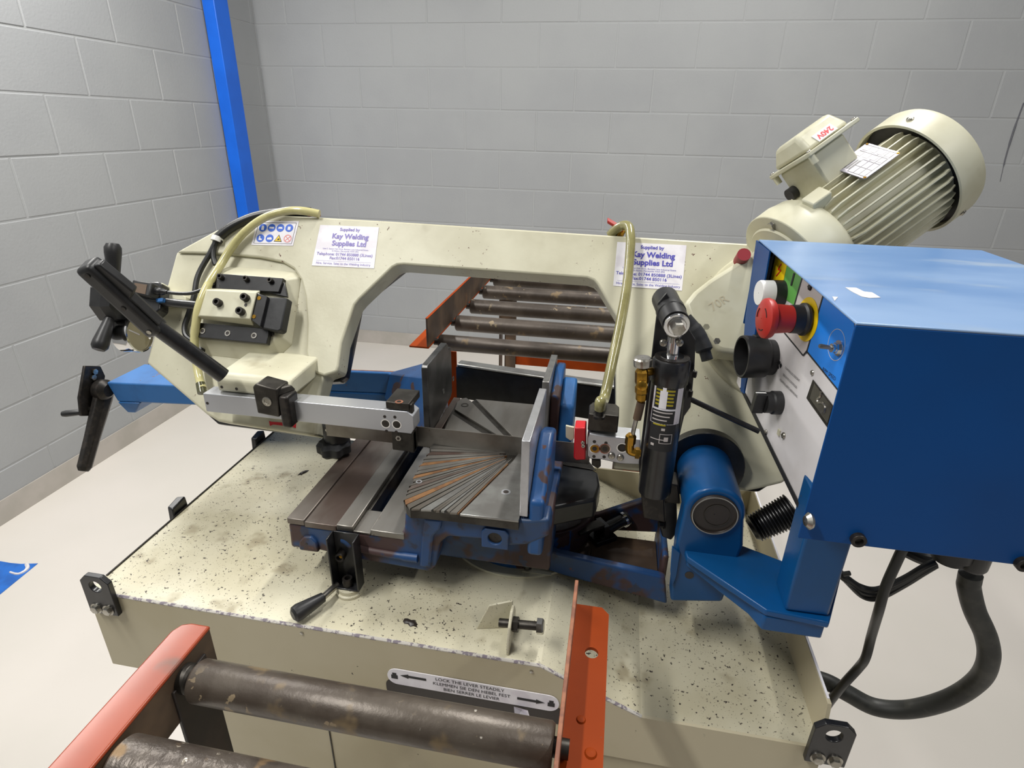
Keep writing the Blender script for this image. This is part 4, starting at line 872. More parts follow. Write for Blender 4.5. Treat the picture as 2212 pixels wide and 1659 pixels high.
# left guide bar
zl0, zl1 = 1.1285, 1.1575
g0x, g1x = uy(440, 860, YG).x, uy(893, 910, YG).x
bar_ = [(g0x, zl0), (g1x-.004, zl0-.001), (g1x, zl0+.006), (g1x, zl1-.003), (g1x-.008, zl1+.003), (g0x, zl1-.0005)]
gb = MB().prism(bar_, -YG-.026, -YG, FX).build('guide_bar', 'aluminium', head, bevel=.0008, label='bright aluminium guide bar on the left')
for x, y in ((833, 915), (857, 917)):
    c = uy(x, y, YG); MB().ring(.0068, .0054, 0, .0004, Matrix.Translation(c) @ FYr, 24).build('bore_rim', 'chrome', gb); MB().lathe([(.0055, 0), (.0055, .0002)], Matrix.Translation(c) @ FYr, 20).build('bore', 'steel_dark', gb); MB().lathe([(.002, 0), (.002, .0005)], Matrix.Translation(c) @ FYr, 12).build('bore', 'grease', gb)
for x, y in ((831, 900), (853, 901), (835, 931), (856, 933), (448, 871)):
    c = uy(x, y, YG); MB().lathe([(.0022, 0), (.0022, .0003)], Matrix.Translation(c) @ FYr, 12).build('screw_hole', 'grease', gb)
# dark clamp over the bar
cl = [(545, 836), (552, 829), (598, 842), (603, 902), (556, 893)]
P = fpoly(cl, YG-.016)
ck = MB().prism(P, -(YG-.016)-.03, -(YG-.016), FX).build('bar_clamp', 'steel_dark', head, bevel=.002, label='dark steel clamp gripping the guide bar')
kx0, kx1 = min(p_[0] for p_ in P), max(p_[0] for p_ in P)
MB().hexa([(kx0+.004, YG-.015, 1.176), (kx1-.001, YG-.015, 1.171), (kx1+.012, YG+.012, 1.171), (kx0+.012, YG+.012, 1.176), (kx0+.012, YG-.008, 1.184), (kx1-.002, YG-.008, 1.181), (kx1+.008, YG+.008, 1.180), (kx0+.018, YG+.008, 1.184)]).build('clamp_top', 'steel_dark', ck, bevel=.002)
MB().box((kx1-.002, YG-.0155, 1.1245), (kx1+.013, YG+.012, 1.172)).build('clamp_cheek', 'black_oxide', ck, bevel=.004, seg=3)
socket_screw(ck, Matrix.Translation(uy(577, 867, YG-.016)) @ FYr, .0068, .0012, 'zinc')
# end block of the guide with blade slot
ex0, ex1 = uz(832, 872, 1.172).x, uz(893, 860, 1.172).x
yk0, yk1 = YG+.001, YG+.046
eb = MB().box((ex0-.002, yk0, 1.1615), (ex1, yk1, 1.172)).build('guide_head', 'steel_dark', head, bevel=.001, label='dark worn guide head at the end of the bar')
MB().box((ex1-.006, yk0+.002, 1.096), (ex1+.003, YB+.128, 1.170)).build('guide_cheek', 'steel_dark', eb, bevel=.0015)
MB().box((ex1-.028, yk0+.001, 1.098), (ex1+.003, yk0+.018, 1.127)).build('guide_cheek', 'steel_dark', eb, bevel=.001)
c = uz(862, 868, 1.172); MB().ring(.0055, .003, 0, .0004, Matrix.Translation(c), 20).build('screw_hole', 'rust_edge', eb)
MB().lathe([(.0042, 0), (.0042, .003)], Matrix.Translation(uy(862, 945, yk0+.001)) @ FYr, 6).build('nut', 'zinc', eb, smooth=20)
MB().lathe([(.002, .003), (.002, .0034)], Matrix.Translation(uy(862, 945, yk0+.001)) @ FYr, 10).build('bore', 'grease', eb)
# blade
yb_l = -3.19
bx0, bx1 = uy(705, 930, yb_l).x, uy(1275, 975, yb_l).x
MB().box((bx0, yb_l-.0006, 1.0955), (bx1, yb_l+.0006, 1.126)).build('saw_blade', 'steel_table', head, smooth=0, label='steel band blade running through the table')
n_t = 70; mb = MB()
for i in range(n_t):
    xx = 2.085+i*.0024; mb.add([(xx, yb_l-.0006, 1.0955), (xx+.0024, yb_l-.0006, 1.0955), (xx+.0018, yb_l-.0006, 1.0935), (xx, yb_l+.0006, 1.0955), (xx+.0024, yb_l+.0006, 1.0955), (xx+.0018, yb_l+.0006, 1.0935)], [(0, 1, 2), (3, 5, 4), (0, 2, 5, 3), (1, 4, 5, 2), (0, 3, 4, 1)])
o = mb.build('blade_teeth', 'steel_dark', head, smooth=0); o['kind'] = 'stuff'
# brush under the bow: black housing and lobed knob
nc = uz(722, 962, 1.068)
MB().cyl(Vector((nc.x+.004, nc.y+.004, 1.078)), Vector((nc.x+.004, nc.y+.004, 1.105)), .019, n=24).build('brush_housing', 'black_plastic', head)
for x, y in ((706, 929), (720, 930)): MB().lathe([(.0022, 0), (.0022, .001)], Matrix.Translation(uy(x, y, nc.y-.016)) @ FYr, 10).build('screw', 'zinc', head)
mb = MB(); nl = 56
pf = []
for i in range(nl):
    a_ = 2*math.pi*i/nl; r_ = .0235*(1+.1*math.cos(7*a_)); pf.append((r_*math.cos(a_), r_*math.sin(a_)))
tp = [(x*.8, y*.8) for x, y in pf]; md = pf
Mn = Matrix.Translation((nc.x, nc.y, 0))
mb.prism(tp, 1.055, 1.060, Mn, md); mb.prism(md, 1.060, 1.071, Mn); mb.prism(md, 1.071, 1.0775, Mn, tp)
mb.build('lobed_knob', 'black_rubber', head, smooth=50, label='black lobed knob under the bow')
# red label on the bow below the bar
MS = BM
bprism([(581, 909), (586, 911), (634, 914), (640, 910), (639, 925), (632, 922), (590, 917), (583, 920)], .0002-.006, .0005-.006, 'red_label', 'tag_red', head, 0)
# right guide --------------------------------------------------------
YH = -3.218
rg = front_prism([(1268, 945), (1274, 936), (1296, 941), (1384, 950), (1384, 1004), (1340, 1002), (1300, 993), (1276, 992), (1268, 985)], YH, .03, 'guide_block', 'aluminium', head, .0012, 2, 'drilled steel guide block on the right')
for x, y, m_, r_ in ((1284.5, 969, 'brass', .0062), (1307, 969, 'rail_rust', .0066), (1344, 967, 'steel_dark', .0062)):
    M = Matrix.Translation(uy(x, y, YH)) @ FYr; MB().ring(r_*1.12, r_*.92, 0, .0006, M, 24).build('bore_rim', 'chrome', rg); MB().lathe([(r_*.93, 0), (r_*.93, .0003)], M, 20).build('bore', m_, rg); MB().lathe([(r_*.5, 0), (r_*.5, .0005)], M, 16).build('bore', 'grease', rg)
for x, y in ((1284, 954), (1309, 957), (1283, 986), (1305, 987)): MB().lathe([(.0022, 0), (.0022, .0003)], Matrix.Translation(uy(x, y, YH)) @ FYr, 12).build('screw_hole', 'grease', rg)
for x, y in ((1321, 984), (1340, 988)): pan_screw(rg, Matrix.Translation(uy(x, y, YH)) @ FYr, .0046, .003, 'zinc')
rt0 = uy(1270, 934, YH); 
nb_ = MB().prism([(uy(1269, 932, YH).x, 0), (uy(1333, 942, YH).x, 0), (uy(1333, 942, YH).x, .028), (uy(1329, 905, YH).x, .036), (uy(1278, 900, YH).x, .036), (uy(1269, 915, YH).x, .026)], 0, .024, Matrix.Translation((0, YH+.002, rt0.z+.0015))).build('nozzle_block', 'steel_dark', head, bevel=.0015)
rz = rt0.z+.0255
nz = uz(1294, 902, rz); 
MB().lathe([(.0075, 0), (.0075, .003), (.0052, .004), (.0052, .012), (.006, .013), (.0052, .015), (.0052, .02)], Matrix.Translation((nz.x, nz.y, rz)), 18).build('hose_nipple', 'black_oxide', head)
rgd = front_prism([(1241, 924), (1265, 925), (1265, 994), (1244, 995), (1239, 990)], YH-.004, .022, 'blade_guard', 'red_guard', head, .0015, 2, 'red plastic blade guard')
for x, y in ((1259, 955), (1260, 962)): socket_screw(rgd, Matrix.Translation(uy(x, y, YH-.004)) @ FYr, .0024, .0025, 'zinc')
front_prism([(1222, 920), (1240, 924), (1240, 948), (1232, 952), (1222, 945)], YH+.012, .004, 'guard_strip', 'cream_clean', head, .0005)
front_prism([(1278, 992), (1296, 994), (1298, 1008), (1291, 1013), (1278, 1005)], YH+.002, .012, 'guide_nut', 'steel_dark', head, .001)
MB().box((uy(1326, 1004, YH).x, YH+.006, 1.105), (uy(1390, 1004, YH).x, YH+.05, 1.1215)).build('guide_foot', 'cream', head, bevel=.003)
# stickers -----------------------------------------------------------
def sticker(pts, ink, h=.0003):
    q = bpts(pts, h); lab = MB().prism(q, h, h+.0003).build('supplier_label', 'white_label', head, BM, smooth=0)
    a, b, c_, d_ = [Vector((x, y)) for x, y in q]; cx_ = (a+b+c_+d_)/4; W = ((b-a).length+(c_-d_).length)/2; H = ((d_-a).length+(c_-b).length)/2; ang = math.atan2((b-a).y+(c_-d_).y, (b-a).x+(c_-d_).x)
    def ML(u, v): return BM @ Matrix.Translation((cx_.x, cx_.y, h+.0004)) @ Matrix.Rotation(ang, 4, 'Z') @ Matrix.Translation((u*W, v*H, 0))
    text(lab, 'Supplied by', H*.105, ML(.02, .405), ink, bold=.0002)
    text(lab, 'Kay Welding', H*.170, ML(.045, .235), ink, bold=.0004)
    text(lab, 'Supplies Ltd', H*.170, ML(.045, .06), ink, bold=.0004)
    text(lab, 'Unit 5, Sutton Oak Drive, Burtons Lane Industrial Estate', H*.048, ML(.0, -.075), ink)
    text(lab, 'St Helens, Merseyside WA9 3PH', H*.048, ML(.0, -.125), ink)
    text(lab, 'Telephone: 01744 850888 (3Lines)', H*.098, ML(.0, -.205), ink, bold=.0001, xs=.98)
    text(lab, 'Fax:01744 850116', H*.098, ML(.01, -.30), ink, bold=.0001)
    MB().box((-.45*W, -.0001, 0), (.45*W, .0001, .0001)).build('rule', ink, lab, ML(0, -.37), smooth=0)
    text(lab, 'Hire, Service, Sales to the Welding Industry', H*.078, ML(0, -.43), ink, xs=.95)
    return lab
s1 = sticker([(692, 486), (818.6, 491), (808, 580), (673.6, 573.5)], 'ink_purple'); s1['label'] = 'faded supplier label on the left of the bow'
s2 = sticker([(1333.4, 522.7), (1483, 530), (1473, 628), (1324.4, 617.4)], 'ink_blue'); s2['label'] = 'supplier label on the right of the bow'
# safety pictogram label
q = bpts([(556, 477), (646, 478), (633, 531), (543, 529)], .0003); sl_ = MB().prism(q, .0003, .0006).build('safety_label', 'white_label', head, BM, smooth=0)
ax_ = Vector(q[1])-Vector(q[0]); ay_ = Vector(q[3])-Vector(q[0])
def SP(u, v): p = Vector(q[0])+ax_*u+ay_*v; return BM @ Matrix.Translation((p.x, p.y, .0007))
rs = ax_.length*.092
rim_ = [SP(.05, .07).translation, SP(.95, .07).translation, SP(.95, .93).translation, SP(.05, .93).translation]
for a_, b_ in zip(rim_, rim_[1:]+rim_[:1]): MB().tube([a_, b_], .0003, 4, smooth=False).build('label_border', 'ink_black', sl_, smooth=0)
for j, (u, v) in enumerate(((.18, .29), (.39, .29), (.60, .29), (.81, .29), (.18, .72), (.40, .72), (.61, .72), (.83, .72))):
    M = SP(u, v)
    if j < 6:
        d_ = MB().lathe([(rs, 0), (rs, .0002)], M, 28).build('pictogram', 'sign_blue', sl_)
        shp = [[(-.35, -.6), (.35, -.6), (.3, .3), (-.1, .6), (-.35, .2)], [(-.6, -.2), (.6, -.2), (.6, .25), (-.6, .25)], [(-.6, -.2), (.6, -.2), (.4, .25), (-.4, .25)], [(-.35, -.5), (.35, -.5), (.35, .35), (-.35, .35)], [(-.4, -.5), (.45, -.5), (.45, -.2), (0, -.05), (-.1, .55), (-.4, .55)], [(-.6, -.35), (.6, -.35), (.6, .05), (.3, .3), (-.6, .1)]][j]
        MB().prism([(x*rs, y*rs) for x, y in shp], .0002, .0003).build('symbol', 'white_label', d_, M, smooth=0)
    elif j == 6:
        d_ = MB().prism([(-rs*1.05, -rs*.85), (rs*1.05, -rs*.85), (0, rs)], 0, .0001).build('pictogram', 'ink_black', sl_, M, smooth=0)
        MB().prism([(-rs*.82, -rs*.7), (rs*.82, -rs*.7), (0, rs*.72)], .0001, .0003).build('symbol', 'sign_yellow', d_, M, smooth=0)
        MB().prism([(-rs*.25, -rs*.45), (rs*.4, -rs*.45), (rs*.3, 0), (-rs*.1, -rs*.1)], .0003, .0004).build('symbol', 'ink_black', d_, M, smooth=0)
    else:
        d_ = MB().ring(rs, rs*.8, 0, .0002, M, 28).build('pictogram', 'sign_red', sl_)
        for k in (0, 1): MB().box((-rs*.85, -rs*.09, 0), (rs*.85, rs*.09, .0002)).build('symbol', 'sign_red', d_, M @ Matrix.Rotation(math.radians(45+90*k), 4, 'Z'), smooth=0)
# hoses on the bow ----------------------------------------------------
MB().tube([b3(690, 462, .004), b3(650, 455, .010), b3(612, 457, .012), b3(570, 471, .014), b3(530, 500, .012), b3(500, 535, .010), b3(475, 575, .013), b3(448, 618, .030), b3(430, 660, .034), b3(423, 700, .028), b3(420, 740, .020), b3(424, 780, .016), b3(430, 815, .016), b3(437, 840, .022)], .0062, 12).build('coolant_hose', 'hose_clear', head, label='pale yellow coolant hose over the bow')
MB().tube([b3(433, 828, .0205), b3(437, 849, .022)], .0066, 12).build('hose_end', 'hose_end', head)
MB().tube([b3(672, 458, -.01), b3(620, 458, -.004), b3(560, 466, .0), b3(520, 480, .004), b3(490, 497, .006), b3(466, 518, .006)], .0075, 12).build('cable_loom', 'hose_black', head, label='thick black cable loom at the top of the bow')
MB().tube([b3(470, 514, .006), b3(455, 545, .004), b3(435, 580, .003), b3(425, 605, .003), b3(419, 640, .002), b3(407, 680, .0), b3(399, 705, -.001), b3(402, 725, -.001), b3(420, 740, -.001), b3(440, 760, .0)], .0043, 10).build('cable', 'hose_black', head)
MB().tube([b3(468, 514, .006), b3(462, 535, .004), b3(461, 555, .002), b3(466, 572, .0)], .0043, 10).build('cable', 'hose_black', head)
c0, c1_ = b3(467, 522, .006), b3(471, 512, .006)
MB().lathe([(.0088, -.004), (.0088, .004)], frame(c1_-c0, (c0+c1_)/2), 20).build('cable_clamp', 'lamp_white', head)
socket_screw(head, BT(477, 523, .004), .0034, .004)
MB().tube([b3(1318, 508, -.012), b3(1330, 496, -.004), b3(1346, 487, .004), b3(1358, 490, .014), b3(1362, 510, .022), b3(1361, 545, .026), b3(1354, 620, .034), b3(1340, 700, .045), b3(1323, 780, .055), b3(1305, 860, .062), Vector((nz.x, nz.y, rz+.022)), Vector((nz.x, nz.y, rz+.012))], .0068, 14).build('coolant_hose', 'hose_olive', head, label='olive coolant hose down to the right guide')
p0_, p1_ = b3(1312, 476, -.01), b3(1346, 496, -.004)
MB().hexa([p0_+BQ*.003-BN*.004, p1_+BQ*.003-BN*.004, p1_+BQ*.003+BN*.004, p0_+BQ*.003+BN*.004, p0_-BQ*.003-BN*.004, p1_-BQ*.0035-BN*.004, p1_-BQ*.0035+BN*.004, p0_-BQ*.003+BN*.004]).build('valve_lever', 'red_plastic', head, bevel=.001, label='red coolant tap lever')
MB().cyl(b3(1334, 512, -.018), b3(1344, 494, -.010), .007, n=16).build('valve_body', 'brass', head)
p0_ = b3(676, 462, -.006); MB().box(p0_-Vector((.008, .003, .004)), p0_+Vector((.012, .003, .003))).build('hose_clip', 'red_dark', head, bevel=.001)
# gear housing and motor -------------------------------------------------
mc = (2.603, .268)
gm = bw_(1700, 690, .02)
MB().lathe([(.112, 0), (.110, .006), (.098, .010), (.095, .016), (.082, .019), (.078, .03), (.05, .034)], BM @ Matrix.Translation((gm[0], gm[1], -.0005)), 64).build('wheel_hub_cover', 'cream_clean', head, bevel=.0015, label='round stepped cream hub cover')
ghp = [(1478, 655), (1500, 628), (1533, 602), (1600, 560), (1660, 520), (1760, 560), (1760, 760), (1640, 770), (1560, 760), (1548, 755), (1490, 690)]
gh = bprism(ghp, .02, .062, 'gear_housing', 'cream_clean', head, .006, 3, 'cream gear housing cast with a size mark')
text(gh, '70R', .016, BT(1553, 655, .0622) @ Matrix.Rotation(math.radians(38), 4, 'Z'), 'cream_skirt')
bprism([(1500, 690), (1515, 682), (1572, 745), (1560, 764), (1545, 757)], .012, .056, 'housing_foot', 'cream_clean', gh, .003)
for x, y in ((1522, 712), (1545, 742)): hex_bolt(gh, BT(x, y, .050), .005, .012, 'zinc')
p0_ = b3(1600, 562, .055); MB().cyl(p0_-BN*.004, p0_+BN*.018, .0085, n=16).build('filler_plug', 'red_dark', gh, label='dark red filler plug')
AL = math.radians(42); HM = .04
ma = Vector((math.cos(AL), math.sin(AL), 0)); fc = Vector((2.704, .38, HM))-ma*.172
# motor frame: z along the shaft towards the fan, x out of the bow face
Mm = BM @ Matrix(((0, math.sin(AL), math.cos(AL), fc.x), (0, -math.cos(AL), math.sin(AL), fc.y), (1, 0, 0, fc.z), (0, 0, 0, 1)))
def MR(phi): return Mm @ Matrix.Rotation(math.radians(-phi), 4, 'Z')
mo = MB().lathe([(.050, -.022), (.0745, -.020), (.0748, .004), (.0735, .010), (.0715, .022), (.066, .030), (.060, .034)], Mm, 72).build('motor', 'cream_clean', head, bevel=.0012, label='cream ribbed electric motor')
MB().lathe([(.056, -.0205), (.060, -.023), (.058, -.0255), (.044, -.0265)], Mm, 56).build('flange_spigot', 'cream_clean', mo)
MB().lathe([(.0575, .030), (.0575, .185)], Mm, 64).build('motor_shell', 'cream_clean', mo)
fs = MB().add([(.056, -.0018, .028), (.0655, -.0011, .034), (.0705, -.0009, .046), (.0705, -.0009, .166), (.0675, -.001, .176), (.056, -.0018, .176), (.056, .0018, .028), (.0655, .0011, .034), (.0705, .0009, .046), (.0705, .0009, .166), (.0675, .001, .176), (.056, .0018, .176)],
    [(0, 1, 2, 3, 4, 5), (11, 10, 9, 8, 7, 6), (0, 6, 7, 1), (1, 7, 8, 2), (2, 8, 9, 3), (3, 9, 10, 4), (4, 10, 11, 5), (5, 11, 6, 0)])
NF = 38; src = None; TBA = 72
for i in range(NF):
    a_ = i*360/NF+2
    if abs((a_-TBA+180) % 360-180) < 24: continue
    if src is None: src = fs.build('cooling_fin', 'cream_clean', mo, MR(a_), smooth=0)
    else: inst(src, 'cooling_fin', MR(a_), mo)
MB().lathe([(.0755, .172), (.0788, .172), (.0788, .204), (.0765, .2105), (.060, .2145), (.0005, .2155)], Mm, 72, close=False).lathe([(.0005, .206), (.0755, .203), (.0755, .172)], Mm, 72, close=False).build('fan_cover', 'cream_clean', mo, label='round cream fan cover')
MB().lathe([(.0752, .185), (.0752, .1852), (.0005, .1852)], Mm, 48, close=False).build('fan', 'black_plastic', mo)  # flat dark disc put in as the shade inside the cover, no blades
for ang in (38, 158, 278): pan_screw(mo, MR(ang) @ Matrix.Translation((.0788, 0, .186)) @ Matrix.Rotation(math.pi/2, 4, 'Y'), .0042, .0025, 'zinc')
for ang in (30, 120, 210, 300): 
    MB().box((.060, -.010, .018), (.0785, .010, .046)).build('flange_lug', 'cream_clean', mo, MR(ang), bevel=.002)
for ang in (44, 134, 224, 314): hex_bolt(mo, MR(ang) @ Matrix.Translation((.066, 0, -.0202)) @ Matrix.Rotation(math.pi, 4, 'X'), .0048, .005, 'zinc', washer=False)
# rating plate
Mr = MR(33) @ Matrix.Translation((.0715, 0, .111)) @ Matrix.Rotation(math.pi/2, 4, 'Y') @ Matrix.Rotation(math.pi, 4, 'Z')
rp_ = MB().prism(roundrect(-.027, -.024, .027, .024, .002), 0, .0012).build('rating_plate', 'silver_plate', head, Mr, smooth=0, label='silver rating plate riveted to the motor')
for i in range(4):
    for j in range(2): MB().box((-.004, -.0034, 0), (.004, .0034, .0002)).build('plate_print', 'panel_white', rp_, Mr @ Matrix.Translation((.007+j*.0115, -.016+i*.0105, .0012)), smooth=0)
for i in range(6): MB().box((-.024, -.0003, 0), (.024 if i < 3 else .0, .0003, .0002)).build('plate_print', 'jaw_dark', rp_, Mr @ Matrix.Translation((0, -.020+i*.008, .0012)), smooth=0)
for i, xx in enumerate((-.024, -.012, .0, .012, .024)): MB().box((-.0003, -.020, 0), (.0003, .004 if i < 3 else .020, .0002)).build('plate_print', 'jaw_dark', rp_, Mr @ Matrix.Translation((xx, 0, .0012)), smooth=0)
for i in range(5): MB().box((-.009, -.0011, 0), (.009, .0011, .0002)).build('plate_print', 'jaw_dark', rp_, Mr @ Matrix.Translation((-.012, .005+.0035*i, .0012)), smooth=0)
for x, y in ((-.025, -.022), (.025, -.022), (-.025, .022), (.025, .022)): MB().lathe([(.002, .0012), (.001, .002)], Mr @ Matrix.Translation((x, y, 0)), 10).build('rivet', 'brass', rp_)
# terminal box (local x = outwards)
Mt = MR(TBA)
MB().box((.052, -.038, .062), (.1005, .036, .113)).build('terminal_box', 'cream_clean', mo, Mt, bevel=.003)
tl_ = MB().box((.1005, -.049, .054), (.106, .049, .130)).build('terminal_lid', 'cream_clean', mo, Mt, bevel=.0012, label='cream terminal box lid')
MB().hexa([(.106, -.043, .060), (.106, .043, .060), (.106, .043, .124), (.106, -.043, .124), (.131, -.026, .066), (.131, .026, .066), (.131, .026, .120), (.131, -.026, .120)]).build('lid_dome', 'cream_clean', mo, Mt, bevel=.006, seg=3)
for y_ in (-.045, .045):
    for z_ in (.058, .126): pan_screw(mo, Mt @ Matrix.Translation((.106, y_, z_)) @ Matrix.Rotation(math.pi/2, 4, 'Y'), .003, .002, 'zinc')
for y_ in (-.044, .044): MB().cyl((.090, y_, .0585), (.1005, y_, .0585), .0042, n=14).build('lid_stud', 'cream_clean', mo, Mt)
MB().cyl((.070, -.030, .0645), (.070, -.030, .052), .009, n=18).build('cable_gland', 'black_plastic', mo, Mt)
# 240V tag on the sloping side of the dome facing the viewer
e_ = Vector((.025, -.017, 0)).normalized(); nrm_ = Vector((.017, .025, 0)).normalized(); mid = Vector((.1135, .0380, .092))
Mv = Mt @ Matrix(((0, e_.x, nrm_.x, mid.x), (0, e_.y, nrm_.y, mid.y), (1, 0, 0, mid.z), (0, 0, 0, 1)))
vt = MB().prism([(-.014, -.0065), (.014, -.0065), (.014, .0065), (-.014, .0065)], .0004, .0007).build('voltage_tag', 'white_label', head, Mv, smooth=0)
text(vt, '240V', .0105, Mv @ Matrix.Translation((0, 0, .0007)) @ Matrix.Rotation(math.pi, 4, 'Z'), 'tag_red', bold=.0003)
# ================================================================== FEED CYLINDER
cyl_ = saw
YY = -3.262
ct, cb = uy(1452, 772, YY+.006), uy(1413, 1062, YY)
Mc = frame(ct-cb, cb); lc = (ct-cb).length
body = MB().lathe([(.0185, 0), (.0192, .003), (.0192, lc-.03), (.0205, lc-.028), (.0205, lc-.003), (.0185, lc), (.0005, lc)], Mc, 40, close=False).build('feed_cylinder', 'black_paint', cyl_, label='glossy black hydraulic feed cylinder')
MB().ring(.019, .012, lc-.0005, lc+.001, Mc, 36).build('cylinder_rim', 'black_oxide', body)
rodt = uy(1459, 712, YY+.006)
MB().lathe([(.0125, 0), (.0125, .002), (.0065, .003), (.0065, .024)], frame(rodt-ct, ct), 24).build('piston_rod', 'chrome', cyl_)
MB().lathe([(.0072, .018), (.0072, .034)], frame(rodt-ct, ct), 6).build('rod_nut', 'zinc', cyl_, smooth=20)
for x, y in ((1433, 740), (1468, 740)): pan_screw(cyl_, Matrix.Translation(uy(x, y, YY-.004)) @ FYr, .004, .004, 'zinc')
# clevis ball with bolt, and the pivot pin reaching back to the bow
pe = uy(1461, 701, YY-.004)
pin0 = pe+Vector((0, .004, 0)); pin1 = uy(1434, 640, YY+.062)
MB().lathe([(.0145, 0), (.0148, .02), (.0158, .021), (.0158, .03), (.0148, .032), (.0148, (pin1-pin0).length-.006), (.012, (pin1-pin0).length)], frame(pin1-pin0, pin0), 28).build('pivot_pin', 'black_plastic', cyl_)
pd_ = (pe-pin1).normalized()
MB().lathe([(.0132, 0), (.0136, .0015), (.0132, .003), (.0092, .0032), (.0092, .006)], frame(pd_, pe), 28).build('pin_washer', 'chrome', cyl_)
hex_bolt(cyl_, frame(pd_, pe+pd_*.003), .0074, .010, 'zinc')
MB().lathe([(.004, -.01), (.0085, -.006), (.0095, 0), (.0085, .006), (.004, .01)], Matrix.Translation((pe+rodt)/2+Vector((0, .004, -.004))), 18).build('rod_eye', 'zinc', cyl_)
# label on the cylinder: curved, wraps the front
def wrap(name, m, a0, a1, h0, h1, r, parent, n=10, wob=None):
    Mx = Mc; vs = []; 
    for i in range(n+1):
        a = math.radians(a0+(a1-a0)*i/n)
        for h in (h0, h1): vs.append(Mx @ Vector((r*math.cos(a), r*math.sin(a), h)))
    return MB().add(vs, [(2*i, 2*i+2, 2*i+3, 2*i+1) for i in range(n)]).build(name, m, parent)
# angle that faces the viewer
vd = Mc.inverted().to_3x3() @ (CAM-cb); fa_ = math.degrees(math.atan2(vd.y, vd.x))
def hc_(py): return (uy(1432, py, YY).z-cb.z)/((ct-cb).normalized().z)
lb_ = wrap('cylinder_label', 'ink_black', fa_-45, fa_+45, hc_(962), hc_(900), .01935, cyl_)
lb_['label'] = 'torn black and yellow label on the cylinder'
wrap('label_paper', 'white_label', fa_-48, fa_+58, hc_(905), hc_(803), .01940, lb_)
wrap('label_field', 'ink_black', fa_-40, fa_+34, hc_(872), hc_(810), .01948, lb_)
wrap('label_field', 'ink_black', fa_-46, fa_+34, hc_(904), hc_(876), .01948, lb_)
mat('ink_yellow', 'a89a20', .6)
rnd = random.Random(4)
for k in range(8):
    h = hc_(866)+k*.0042
    wrap('label_print', 'ink_yellow', fa_-36, fa_+26-rnd.random()*10, h, h+.0022, .0196, lb_, 6)
for k, hy in enumerate((882, 890, 898)): wrap('label_print', 'panel_grey', fa_-40, fa_+26-8*k, hc_(hy), hc_(hy)+.0015, .0196, lb_, 6)
wrap('label_print', 'ink_yellow', fa_-34, fa_+8, hc_(908), hc_(908)+.002, .0196, lb_, 6)
wrap('torn_patch', 'white_label', fa_-22, fa_+2, hc_(872), hc_(835), .0198, lb_, 6)
wrap('torn_patch', 'white_label', fa_-15, fa_-3, hc_(836), hc_(828), .0198, lb_, 6)
for (a_, b_, t_, u_) in ((-22, -21, 945, 925), (18, 19, 945, 925)): wrap('valve_symbol', 'panel_grey', fa_+a_+15, fa_+b_+16, hc_(t_), hc_(u_), .0196, lb_, 2)
for hy in (945, 926): wrap('valve_symbol', 'panel_grey', fa_-6, fa_+34, hc_(hy), hc_(hy)+.0007, .0196, lb_, 6)
wrap('valve_symbol', 'panel_grey', fa_-38, fa_+14, hc_(938), hc_(938)+.001, .0196, lb_, 6); wrap('valve_symbol', 'panel_grey', fa_+8, fa_+22, hc_(940), hc_(931), .0196, lb_, 4)
wrap('valve_symbol', 'panel_grey', fa_-34, fa_-22, hc_(952), hc_(947), .0196, lb_, 4); wrap('valve_symbol', 'panel_grey', fa_-4, fa_+8, hc_(918), hc_(913), .0196, lb_, 4)
# back plate and lower mount
front_prism([(1421, 655), (1440, 632), (1475, 690), (1503, 735), (1500, 800), (1492, 880), (1478, 900), (1440, 1060), (1383, 1060), (1380, 1000)], YY+.024, .004, 'cylinder_bracket', 'black_paint', cyl_, .001, 2, 'black sheet bracket behind the cylinder')
for x, y in ((1497, 808), (1488, 850)): hex_bolt(cyl_, frame((1, -.3, 0), uy(x, y, YY+.014)), .004, .004, 'black_oxide')
front_prism([(1383, 1052), (1435, 1058), (1438, 1130), (1390, 1120)], YY-.008, .02, 'cylinder_mount', 'black_oxide', cyl_, .002)
front_prism([(1430, 1040), (1466, 1048), (1470, 1090), (1432, 1086)], YY+.004, .03, 'cylinder_mount', 'steel_dark', cyl_, .002)
front_prism([(1392, 1085), (1462, 1082), (1464, 1150), (1450, 1168), (1430, 1160), (1415, 1100)], YY+.012, .02, 'cylinder_mount', 'black_paint', cyl_, .002)
hex_bolt(cyl_, frame((-1, -.2, 0), uy(1436, 1132, YY+.01)), .0045, .008, 'black_oxide')
# olive rubber grip and thin rod
MB().tube([b3(1478, 690, .085), b3(1500, 716, .082), b3(1518, 748, .08), b3(1528, 778, .079)], [.010, .011, .0105, .007], 16).build('release_grip', 'black_rubber', cyl_, label='dark olive rubber release grip')
MB().tube([uy(1476, 855, YY+.03), uy(1560, 895, YY+.02), uy(1640, 932, YY+.01)], .0032, 10).build('stay_rod', 'black_paint', cyl_)
